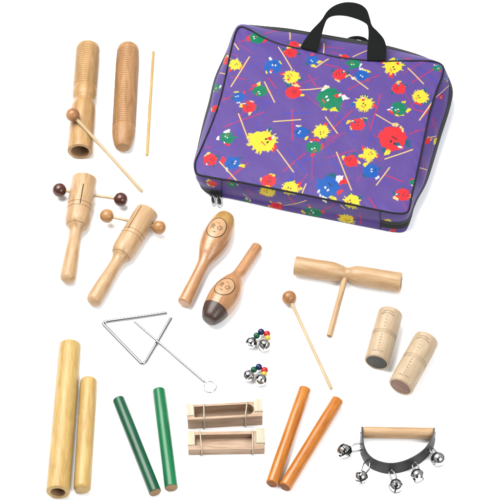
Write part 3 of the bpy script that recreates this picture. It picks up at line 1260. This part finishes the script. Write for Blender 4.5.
# Coons patch for the face
u = np.linspace(0, 1, NU + 1)[None, :, None]
v = np.linspace(0, 1, NV + 1)[:, None, None]
Bc, Tc = bot[0][None], top[0][::-1][None]
Lc, Rc = lft[0][::-1][:, None], rgt[0][:, None]
P00, P10, P01, P11 = bot[0][0], bot[0][-1], top[0][-1], top[0][0]
face = (1 - v) * Bc + v * Tc + (1 - u) * Lc + u * Rc \
    - ((1 - u) * (1 - v) * P00 + u * (1 - v) * P10 + (1 - u) * v * P01 + u * v * P11)
U, V = u[..., 0], v[..., 0]
edge = np.minimum(1, 14 * U * (1 - U)) * np.minimum(1, 14 * V * (1 - V))
puff = (16 * U * (1 - U) * V * (1 - V)) ** .5
wr = (np.sin(7 * U + 3 * V + .6) * np.sin(5 * V - 2 * U) * .7 + .5 * np.sin(14 * U - 9 * V + 1.2) * np.sin(6 * U + 8 * V)
      + .25 * np.sin(31 * U + 11 * V) * np.sin(-12 * U + 23 * V))
# soft dent running down from the handle's left foot
dent = -1.3 * np.exp(-((U - .36 - .18 * (1 - V)) / .05) ** 2) * V
rim = np.minimum(np.minimum(U, 1 - U), np.minimum(V, 1 - V))
near = np.exp(-rim / .018)
inn_ = np.minimum(1, 60 * rim)
pucker = near * inn_ * (.45 * np.sin(95 * U + 80 * V + 2 * np.sin(17 * U)) + .3 * np.sin(57 * U - 49 * V))
face[..., 2] += S * (3.6 * puff + edge * .95 * wr + edge * dent + pucker)

# side wall rows
ROW1, ROW2 = 56, 22
n_ring = len(ring_p)
cxy = ring_p.mean(0)
tg = np.roll(ring_p, -3, 0) - np.roll(ring_p, 3, 0)
out = np.stack([tg[:, 1], -tg[:, 0], np.zeros(n_ring)], 1)
out /= np.linalg.norm(out, axis=1)[:, None] + 1e-12
kern = np.ones(41) / 41
for c_ in range(2):
    e_ = np.concatenate([out[-20:, c_], out[:, c_], out[:20, c_]])
    out[:, c_] = np.convolve(e_, kern, 'valid')
out /= np.linalg.norm(out, axis=1)[:, None] + 1e-12
rows = []
per = np.cumsum(np.linalg.norm(np.diff(np.vstack([ring_p, ring_p[:1]]), axis=0), axis=1)) / S
for i in range(ROW1 + 1):
    f = i / ROW1
    q = ring_p * (1 - f) + ring_z * f
    bul = 1.6 * math.sin(math.pi * f) + .75 * math.sin(math.pi * f) * np.sin(per / 13 + 3 * f + 2 * np.sin(per / 50)) * np.sin(per / 37 + 2 * f)
    q = q + out * (bul * S)[:, None] if hasattr(bul, '__len__') else q + out * bul * S
    q[:, 2] += .8 * S * math.sin(math.pi * f)
    rows.append(q)
for i in range(1, ROW2 + 1):
    f = i / ROW2
    q = ring_z * (1 - f) + ring_b * f
    q = q + out * (1.2 * math.sin(math.pi * f) * S)
    rows.append(q)
side = np.array(rows)                  # (R, n_ring, 3)
sd = np.concatenate([np.zeros((1, n_ring)), np.cumsum(np.linalg.norm(np.diff(side, axis=0), axis=2), 0)], 0) / S
qside = ring_p[None, :, :2] / S + out[None, :, :2] * sd[..., None]
qface = face[..., :2] / S

PU = np.array(srgb(104, 80, 162)[:3]) * .42


def project(p):
    p = np.asarray(p, dtype=float)
    d = p - np.array(CAM)
    z_ = d @ np.array(FW)
    x_ = d @ np.array(RX) / z_ * D / S + 250
    y_ = 250 - d @ np.array(RY) / z_ * D / S
    return x_, y_


sx, sy = project(side)
side_flat = np.stack([sx.ravel(), sy.ravel()], 1)
q_flat = qside.reshape(-1, 2)


def qmap(x, y, on_side):
    if on_side:
        i = np.argmin((side_flat[:, 0] - x) ** 2 + (side_flat[:, 1] - y) ** 2)
        return q_flat[i]
    w_ = P(x, y, H + 2.5)
    return np.array((w_.x / S, w_.y / S))


CO = {'red': srgb(230, 44, 54), 'yel': srgb(234, 212, 56), 'grn': srgb(0, 126, 88), 'blu': srgb(18, 92, 180), 'bei': srgb(234, 202, 132),
      'dred': srgb(188, 48, 98), 'dblu': srgb(66, 74, 184), 'wht': srgb(238, 238, 228), 'blk': srgb(40, 36, 50), 'teal': srgb(22, 92, 120)}
CO = {k_: np.array(c_[:3]) * .50 for k_, c_ in CO.items()}
rng = np.random.RandomState(11)


class Canvas:
    def __init__(self, q):
        self.q = q.reshape(-1, 2)
        self.c = np.tile(PU, (len(self.q), 1))

    def put(self, sel, alpha, col):
        a = np.clip(alpha, 0, 1)[:, None]
        self.c[sel] = self.c[sel] * (1 - a) + col * a

    def blob(self, c, rx, ry, rot, col, seed=0, bumps=9, amp=.1, soft=.45):
        d = self.q - c
        R = max(rx, ry) * 1.5 + 1
        sel = np.where((np.abs(d[:, 0]) < R) & (np.abs(d[:, 1]) < R))[0]
        if not len(sel):
            return
        d = d[sel]
        cs, sn = math.cos(rot), math.sin(rot)
        x = (d[:, 0] * cs + d[:, 1] * sn) / rx
        y = (-d[:, 0] * sn + d[:, 1] * cs) / ry
        th = np.arctan2(y, x)
        rr = np.hypot(x, y)
        edge_ = 1 + amp * np.sin(bumps * th + seed) + amp * .6 * np.sin((bumps * 2 + 1) * th + 2.3 * seed)
        self.put(sel, (edge_ - rr) * min(rx, ry) / soft + .5, col)

    def line(self, a, b, w, col, soft=.4, alpha=1.0):
        ab = b - a
        L_ = np.dot(ab, ab) + 1e-9
        lo, hi = np.minimum(a, b) - w - 1, np.maximum(a, b) + w + 1
        sel = np.where((self.q[:, 0] > lo[0]) & (self.q[:, 0] < hi[0]) & (self.q[:, 1] > lo[1]) & (self.q[:, 1] < hi[1]))[0]
        if not len(sel):
            return
        d = self.q[sel] - a
        t_ = np.clip(d @ ab / L_, 0, 1)
        dist = np.linalg.norm(d - t_[:, None] * ab, axis=1)
        self.put(sel, np.clip((w / 2 - dist) / soft + .5, 0, 1) * alpha, col)


# (x, y, r, colour, on_side)
BLOBS = [
    (235.5, 64.2, 5.2, 'yel', 0), (257, 37.2, 6.6, 'grn', 0), (272.6, 66.5, 7.6, 'blu', 0), (290.6, 52.2, 6.0, 'red', 0), (291.5, 76.8, 6.8, 'yel', 0),
    (312.5, 59.3, 5.4, 'blu', 0), (339.4, 74.3, 6.2, 'red', 0), (354, 62.8, 5.5, 'grn', 0), (361.8, 75, 6.3, 'blu', 0), (329.6, 99, 11.5, 'grn', 0),
    (364, 104.6, 7.8, 'yel', 0), (393.4, 65.5, 8.6, 'yel', 0), (398.8, 88.7, 6.2, 'red', 0), (420.4, 96, 6.8, 'yel', 0), (398.6, 108.6, 6.9, 'grn', 0),
    (392.5, 138.8, 12.6, 'red', 0), (239, 97, 5.6, 'blu', 0), (248.8, 107.3, 6.2, 'red', 0), (227, 138, 6.3, 'grn', 0), (262.6, 141.2, 11.6, 'yel', 0),
    (259.8, 91.2, 6.6, 'grn', 0), (293.4, 92.6, 7.0, 'red', 0), (301, 132.6, 6.5, 'blu', 0), (321.2, 131.5, 6.6, 'yel', 0), (313.7, 147.2, 7.0, 'grn', 0),
    (357.6, 125, 6.8, 'red', 0), (350.8, 161.6, 6.6, 'red', 0), (369.5, 154.6, 6.2, 'yel', 0), (371, 171, 7.2, 'blu', 0), (403, 193.6, 6.4, 'red', 0),
    (210, 159.3, 6.2, 'red', 0), (232.6, 162.6, 7.0, 'blu', 0), (268.6, 180.4, 6.6, 'red', 0), (290.6, 187.0, 6.6, 'yel', 0), (328, 186.4, 11.0, 'blu', 0),
    (352, 200.6, 7.0, 'yel', 0), (437.5, 67, 3.6, 'grn', 0), (413.5, 181, 3.0, 'grn', 0),
    (225.7, 60.6, 4.6, 'red', 1), (216, 88, 4.6, 'grn', 1), (214.4, 108.5, 4.0, 'red', 1), (203.2, 138.5, 4.4, 'yel', 1), (212.5, 183.6, 5.0, 'red', 1),
    (232, 184.6, 4.2, 'grn', 1), (267, 191.8, 6.0, 'yel', 1), (276.5, 206, 5.8, 'red', 1), (313, 211.5, 7.6, 'grn', 1), (346.5, 219.0, 6.4, 'yel', 1),
    (388, 221, 4.0, 'yel', 1), (247, 202, 3.4, 'grn', 1), (294, 44.5, 5.0, 'red', 1), (445, 79, 3.0, 'blu', 1), (427.6, 141, 3.6, 'red', 1),
    (435.5, 141, 3.0, 'yel', 1), (345, 57, 3.6, 'red', 1), (441, 97, 3, 'dred', 1), (393, 231, 4.5, 'red', 1),
]
STICKS = [
    (238.5, 41, 251, 37.5, 'dred', 0, 1.3), (234.6, 42.6, 238.6, 48.6, 'bei', 0, 1.6), (249.5, 56.7, 231, 85.8, 'bei', 0, 1.5), (246, 61, 238, 75, 'red', 0, 1.0),
    (231.5, 76, 246, 79, 'dred', 0, 1.2), (278.5, 46.5, 292, 69, 'bei', 0, 1.5), (308.5, 74.5, 316.5, 86.5, 'dred', 0, 1.5), (268.5, 78, 276, 88, 'dred', 0, 1.5),
    (264.5, 82, 274.6, 102.2, 'bei', 0, 1.5), (328.5, 58.2, 315.7, 66.9, 'bei', 0, 1.5), (325, 64, 340, 67.4, 'dred', 0, 1.3), (349, 74.2, 368, 89.5, 'bei', 0, 1.5),
    (348, 90, 370, 78, 'dred', 0, 1.4), (373, 77.5, 379, 75, 'dred', 0, 1.4), (300, 89.8, 329, 88, 'bei', 0, 1.6), (336, 96.5, 343.5, 95, 'red', 0, 1.6),
    (380.5, 95, 370.5, 130, 'dred', 0, 1.5), (408, 67.5, 423.5, 83, 'bei', 0, 1.5), (418, 66, 438, 82, 'dblu', 0, 1.6), (412, 82, 435, 67, 'dred', 0, 1.3),
    (376, 115.3, 392.5, 124.6, 'bei', 0, 1.5), (433, 100, 419.5, 119.5, 'bei', 0, 1.6), (434, 101, 423, 116, 'red', 0, .8), (414, 109, 428, 112, 'dred', 0, 1.3),
    (385, 159, 412.5, 149, 'bei', 0, 1.6), (409, 134, 419, 130, 'dred', 0, 1.3), (389.5, 167, 376.5, 184.5, 'bei', 0, 1.5), (385, 174, 402.5, 181, 'dred', 0, 1.6),
    (238.5, 114, 250, 144, 'bei', 0, 1.5), (224, 126.8, 263.5, 112.5, 'dred', 0, 1.3), (222, 100, 232, 95.5, 'dred', 0, 1.3), (233, 120, 242, 138, 'dblu', 0, 1.6),
    (273.5, 121.6, 300.5, 119.6, 'bei', 0, 1.6), (292, 110, 292.5, 140, 'dred', 0, 1.8), (283, 114.2, 309, 112.4, 'dblu', 0, 1.5), (325.5, 117.3, 337.5, 133.8, 'bei', 0, 1.5),
    (330, 131.5, 352, 111, 'dred', 0, 1.5), (337, 113, 354, 138, 'dblu', 0, 1.5), (336.5, 152.5, 351.5, 190, 'bei', 0, 1.5), (327, 158, 356, 150.5, 'dred', 0, 1.2),
    (219.5, 161.5, 237.5, 180.5, 'bei', 0, 1.5), (227, 178.5, 248, 163, 'dred', 0, 1.6), (277, 150, 293.5, 172, 'bei', 0, 1.5), (283, 171.5, 305, 153.5, 'dred', 0, 1.4),
    (289, 151, 305, 172.5, 'dblu', 0, 1.5), (306, 183.5, 302.3, 192, 'bei', 0, 1.5), (369, 197, 376.5, 208, 'dred', 0, 1.5), (302, 162, 312, 158, 'dblu', 0, 1.3),
    (205, 146, 211, 146.5, 'dred', 0, 1.3), (376, 118, 369, 146, 'dblu', 0, 1.4), (327, 149, 341, 176, 'dblu', 0, 1.3), (248, 68, 262, 62, 'dblu', 0, 1.1),
    (220, 73, 225, 74, 'bei', 1, 1.3), (222, 115, 213, 123.5, 'bei', 1, 1.1), (243.5, 194, 250, 200, 'bei', 1, 1.3), (247, 189, 254, 196, 'dred', 1, 1.2),
    (284, 205.4, 306, 200.3, 'bei', 1, 1.4), (288, 195.5, 296, 204, 'red', 1, 1.3), (321, 211, 334, 204, 'dred', 1, 1.3), (341, 205, 345, 209, 'bei', 1, 1.4),
    (359.5, 213, 360.5, 224, 'dred', 1, 1.5), (265, 33.5, 277.5, 30.8, 'dred', 1, 1.4), (287.5, 34.5, 290, 39.5, 'bei', 1, 1.4), (324, 43.5, 323.5, 53, 'bei', 1, 1.5),
    (317, 46.3, 345, 48.5, 'dred', 1, 1.1), (353, 57, 367, 50.6, 'bei', 1, 1.5), (442.5, 89.5, 434.5, 98.5, 'bei', 1, 1.5), (432, 118, 436.5, 132, 'dred', 1, 1.4),
    (430, 137.4, 436, 136, 'bei', 1, 1.3), (423.5, 157, 423, 176, 'dred', 1, 1.5), (420, 168, 427, 170, 'bei', 1, 1.2), (404, 58.5, 412, 59, 'red', 1, 1.3),
    (392, 57.5, 402, 59.5, 'grn', 1, 1.5), (300, 41, 306, 44, 'dblu', 1, 1.5), (412, 205, 414, 215, 'dred', 1, 1.0), (331, 52, 340, 54.5, 'dred', 1, 1.2),
]


def paint(cv):
    r2 = np.random.RandomState(4)
    for j in range(70):      # faint printed sticks under everything else
        x, y = 205 + 230 * r2.rand(), 35 + 170 * r2.rand()
        a, l_ = r2.rand() * 6.28, 7 + 8 * r2.rand()
        cv.line(qmap(x - l_ * math.cos(a), y - l_ * math.sin(a), 0), qmap(x + l_ * math.cos(a), y + l_ * math.sin(a), 0),
                1.2, CO['dblu' if j % 3 else 'dred'], alpha=.5)
    for x0, y0, x1, y1, c_, on, w_ in STICKS:
        if c_ == 'bei':
            continue
        cv.line(qmap(x0, y0, on), qmap(x1, y1, on), w_, CO[c_], alpha=.85)
    for n_, (x, y, r, c_, on) in enumerate(BLOBS):
        q = qmap(x, y, on)
        r = r * 1.1
        flat = .9 + .2 * r2.rand()
        rot = r2.rand() * 3
        big = r > 8
        # little hands and feet
        acc = {'red': ['teal', 'bei', 'teal', 'yel'], 'yel': ['teal', 'red', 'yel', 'blu'], 'grn': ['red', 'yel', 'wht', 'grn'],
               'blu': ['yel', 'red', 'wht', 'teal'], 'dred': ['blk'] * 4}[c_]
        base_a = r2.rand() * 6.28
        for j in range(3 + r2.randint(4)):
            a = base_a + j * (.9 + .9 * r2.rand())
            dd = np.array((math.cos(a), math.sin(a))) * r * (1.02 + .28 * r2.rand())
            rr = r * (.16 + .17 * r2.rand()) + .3
            cv.blob(q + dd, rr * 1.35, rr * .75, r2.rand() * 3, CO[acc[r2.randint(4)]], seed=j * 2.1, bumps=2 + r2.randint(3), amp=.2)
            if r2.rand() < .5:
                cv.line(q + dd * .8, q + dd * 1.12, .5, CO['blk'], alpha=.7)
        for j in range(26 if c_ == 'yel' else 12):      # ragged fuzzy edge
            a = r2.rand() * 6.283
            u0 = np.array((math.cos(a), math.sin(a)))
            cv.line(q + u0 * r * .8, q + u0 * r * (1.08 + (.2 if c_ == 'yel' else .06) * r2.rand()), .5 + .05 * r, CO[c_], soft=.4)
        cv.blob(q, r * .98, r * .98 * flat, rot, CO[c_], seed=r2.rand() * 6, bumps=4 + r2.randint(5), amp=.05)
        for j in range(5):      # mottled dark marks of the drawing
            a = r2.rand() * 6.28
            dd = np.array((math.cos(a), math.sin(a))) * r * (.35 + .6 * r2.rand())
            cv.line(q + dd, q + dd + (r2.rand(2) - .5) * r * .35, .4, CO['blk'] if r2.rand() < .6 else CO[c_] * .6, alpha=.5)
        # face: small close eyes and a skewed mouth
        fa = r2.rand() * 6.28
        ux, uy = np.array((math.cos(fa), math.sin(fa))), np.array((-math.sin(fa), math.cos(fa)))
        f0 = q + (ux * (r2.rand() - .5) + uy * (r2.rand() - .5)) * r * .6
        e_col = 'blk' if c_ in ('yel', 'red') else 'wht'
        for sgn in (-1, 1):
            e0 = f0 + ux * (.15 * r + .2) * sgn + uy * r * .12 * r2.rand()
            cv.blob(e0, .07 * r + .15, .11 * r + .15, fa + r2.rand(), CO[e_col], amp=.1, soft=.5)
        if e_col == 'wht':
            cv.blob(f0, .05 * r + .1, .05 * r + .1, 0, CO['blk'], amp=0, soft=.5)
        m0 = f0 - uy * (.30 + .1 * r2.rand()) * r
        mcol = CO[{'yel': 'red', 'grn': 'red', 'red': 'blk', 'blu': 'blk', 'dred': 'blk'}[c_]]
        m1 = m0 + ux * r * (.15 + .2 * r2.rand()) + uy * r * .25 * (r2.rand() - .5)
        cv.line(m0 - ux * r * .1, m1, .10 * r + .15 * r2.rand() + .1, mcol, soft=.5, alpha=.85)
        if r > 8 or r2.rand() < .35:      # a cap or drum held by the figure
            a = fa + 1.2 + 2 * r2.rand()
            dd = np.array((math.cos(a), math.sin(a))) * r * .72
            cv.blob(q + dd, .30 * r, .17 * r, a, CO[['blu', 'teal', 'red'][r2.randint(3)] if c_ != 'red' else 'teal'], seed=1, bumps=3, amp=.15)
            cv.blob(q + dd * 1.25, .17 * r, .09 * r, a + .6, CO['wht'], amp=.15)
    for x0, y0, x1, y1, c_, on, w_ in STICKS:
        if c_ == 'bei':
            a, b_ = qmap(x0, y0, on), qmap(x1, y1, on)
            cv.line(a, b_, w_ * .82, CO[c_])
            nrm = np.array((-(b_ - a)[1], (b_ - a)[0]))
            nrm = nrm / (np.linalg.norm(nrm) + 1e-6) * w_ * .38
            cv.line(a + nrm, b_ + nrm, .35, CO['red'] * .8, alpha=.45)
    return cv.c


def grid_mesh(name, pts, wrap):
    """pts (R, C, 3) -> quad mesh; wrap columns if wrap"""
    R_, C_ = pts.shape[:2]
    idx = np.arange(R_ * C_).reshape(R_, C_)
    if wrap:
        idx2 = np.concatenate([idx, idx[:, :1]], 1)
    else:
        idx2 = idx
    a, b_, c_, d = idx2[:-1, :-1], idx2[:-1, 1:], idx2[1:, 1:], idx2[1:, :-1]
    f = np.stack([a, b_, c_, d], -1).reshape(-1, 4)
    me = bpy.data.meshes.new(name)
    me.vertices.add(R_ * C_)
    me.vertices.foreach_set('co', pts.reshape(-1).astype(np.float32))
    me.loops.add(f.size)
    me.loops.foreach_set('vertex_index', f.reshape(-1).astype(np.int32))
    me.polygons.add(len(f))
    me.polygons.foreach_set('loop_start', (np.arange(len(f)) * 4).astype(np.int32))
    me.update(calc_edges=True)
    me.validate()
    return me


def set_print(me, cols):
    ca = me.color_attributes.new('print', 'FLOAT_COLOR', 'POINT')
    full = np.ones((len(me.vertices), 4), dtype=np.float32)
    full[:len(cols), :3] = cols
    ca.data.foreach_set('color', full.ravel())


org = P(320, 120, 0)
off = np.array(org)
case = thing('carrying_case', 'purple fabric zip case printed with colourful cartoon blobs and sticks, black handle', 'carrying case', Matrix.Translation(org))
me = grid_mesh('front_panel', face - off, False)
set_print(me, paint(Canvas(qface)))
new_obj('front_panel', me, M['fabric'], case)
# side wall plus underside
under = side[-1].mean(0)
extra = []
for f in (.5, .98):
    extra.append(side[-1] * (1 - f) + under * f)
sidefull = np.concatenate([side, np.array(extra)], 0)
me = grid_mesh('side_wall', sidefull[::-1] - off, True)
cs_ = paint(Canvas(qside)).reshape(side.shape)
cs_full = np.concatenate([cs_, np.tile(PU, (2, n_ring, 1))], 0)[::-1]
set_print(me, cs_full.reshape(-1, 3))
new_obj('side_wall', me, M['fabric'], case)

# piping round the face
pp = [Vector(q - off) + Vector((0, 0, .25 * S)) for q in ring_p[::8]]
new_obj('piping', tube(pp, 1.05 * S, 10, closed=True), M['piping'], case)


# zipper tape on the zipper ring, everywhere but the hinge at the lower edge
def ribbon_on_side(k0, k1, r0, r1, lift, step=6, rowstep=2):
    sel = [i for i in range(n_ring) if (k0 <= ring_k[i] <= k1) or (k0 <= ring_k[i] + NK <= k1)]
    # order cyclically starting at k0
    sel.sort(key=lambda i: ring_k[i] if ring_k[i] >= k0 else ring_k[i] + NK)
    sel = sel[::step]
    rr = list(range(r0, r1 + 1, rowstep))
    vs, fs = [], []
    W_ = len(rr)
    for a, i in enumerate(sel):
        for j, r_ in enumerate(rr):
            p_ = Vector(side[r_, i])
            n_ = Vector(out[i]) + Vector((0, 0, .35))
            n_.normalize()
            e_ = 0 if 0 < j < W_ - 1 else -.35
            vs.append(p_ + n_ * ((lift + e_) * S) - Vector(off))
    for a in range(len(sel) - 1):
        for j in range(W_ - 1):
            x_ = a * W_ + j
            fs.append((x_, x_ + 1, x_ + W_ + 1, x_ + W_))
    return mesh_from(vs, fs), [Vector(side[(r0 + r1) // 2, i]) + (Vector(out[i]) + Vector((0, 0, .35))).normalized() * (lift * S) - Vector(off) for i in sel]


me, line = ribbon_on_side(8.0, NK + 3.0, 42, 66, .55)
sharp(me, 60)
zp = new_obj('zipper', me, M['zip_tape'], case)
new_obj('zipper_coil', tube(line, .55 * S, 8), M['zip_coil'], zp)
# stitched seam strips where the hinge starts and ends
for kk in (3.0, 8.0):
    i = int(np.argmin(np.abs(ring_k - kk)))
    pth = [Vector(side[r_, i]) + Vector(out[i]) * (.2 * S) - Vector(off) for r_ in range(2, ROW1 + ROW2 - 2, 5)]
    new_obj('seam', tube(pth, .5 * S, 8), M['piping'], case)


# handle: flat webbing lofted between its two edges
def strap_mesh(outer_, inner_, hs_, thick):
    O_ = catmull([P(x, y, h) for (x, y), h in zip(outer_, hs_)], 8)
    I_ = catmull([P(x, y, h) for (x, y), h in zip(inner_, hs_)], 8)
    vs, fs = [], []
    n_ = len(O_)
    for a in range(n_):
        t_ = ((O_[min(a + 1, n_ - 1)] + I_[min(a + 1, n_ - 1)]) - (O_[max(a - 1, 0)] + I_[max(a - 1, 0)])).normalized()
        wv = (I_[a] - O_[a])
        nn = t_.cross(wv).normalized()
        if nn.z < 0:
            nn = -nn
        for f, e_ in ((0, .5), (.08, 1), (.5, 1), (.92, 1), (1, .5), (1, -.5), (.92, -1), (.5, -1), (.08, -1), (0, -.5)):
            vs.append(O_[a] + wv * f + nn * (thick * S * .5 * e_) - Vector(off))
    for a in range(n_ - 1):
        for j in range(10):
            x_, y_ = a * 10 + j, a * 10 + (j + 1) % 10
            fs.append((x_, y_, y_ + 10, x_ + 10))
    fs.append(tuple(range(10)))
    fs.append(tuple(range((n_ - 1) * 10, n_ * 10)))
    me = mesh_from(vs, fs)
    bm = bmesh.new(); bm.from_mesh(me); bmesh.ops.recalc_face_normals(bm, faces=bm.faces); bm.to_mesh(me); bm.free()
    sharp(me, 45)
    return me


outer_ = [(300.2, 47.5), (305, 39.5), (312, 30), (321, 20.5), (327.5, 11), (336, 5), (347, 2.3), (359, 4.0), (366.5, 9.5), (369.8, 18), (372.3, 26), (378, 32), (384, 39.5), (386.5, 49), (385.5, 61)]
inner_ = [(316.5, 51.8), (319, 45.5), (321.5, 36), (324.3, 26), (328, 18.5), (335.5, 15.6), (346, 16), (357, 19), (364, 22.2), (367.2, 25), (368.3, 30), (368.4, 36), (367.8, 43), (367.2, 51), (367.0, 60.5)]
hs_ = [36, 38, 39, 38, 37, 37, 38, 38, 37, 37, 38, 39, 39, 38, 36]
new_obj('handle', strap_mesh(outer_, inner_, hs_, 1.8), M['webbing'], case)
outer2 = [(343, 42), (349, 37.6), (357, 36.2), (365, 38), (371, 43.5)]
inner2 = [(345, 46), (350, 41), (357, 39.4), (364, 41.4), (369, 47)]
new_obj('handle', strap_mesh(outer2, inner2, [10, 12, 13, 12, 10], 1.8), M['webbing'], case)


# zipper pulls
def pull(px0, py0, px1, py1, h0, h1, w_):
    a, b_ = P(px0, py0, h0) - org, P(px1, py1, h1) - org
    Lp = (b_ - a).length / S
    mm = frame(a, b_, Vector((0, -.3, 1)))
    # slider body
    sl = box_mesh(-w_ * .62 * S, w_ * .62 * S, -.9 * S, 1.2 * S, -2.6 * S, 2.2 * S, .5 * S)
    ob = new_obj('zipper_pull', sl, M['zip_tape'], case, mm)
    # tab: flat ring
    pts = []
    for i in range(32):
        t_ = 2 * math.pi * i / 32
        pts.append(Vector((w_ * .48 * math.sin(t_) * S * (1.1 - .25 * math.cos(t_)), 0.6 * S, (Lp * .55 - Lp * .45 * math.cos(t_)) * S)))
    new_obj('pull_tab', tube(pts, .55 * S, 8, closed=True), M['steel'], ob)
    inn = box_mesh(-w_ * .36 * S, w_ * .36 * S, .3 * S, 1.0 * S, Lp * .05 * S, Lp * .72 * S, .15 * S)
    new_obj('pull_insert', inn, M['shade_and_insert'], ob)


pull(211.8, 194.0, 214.2, 206.2, 4.5, 1.0, 3.4)
pull(218.4, 195.5, 220.2, 207.5, 4.5, 1.0, 4.8)
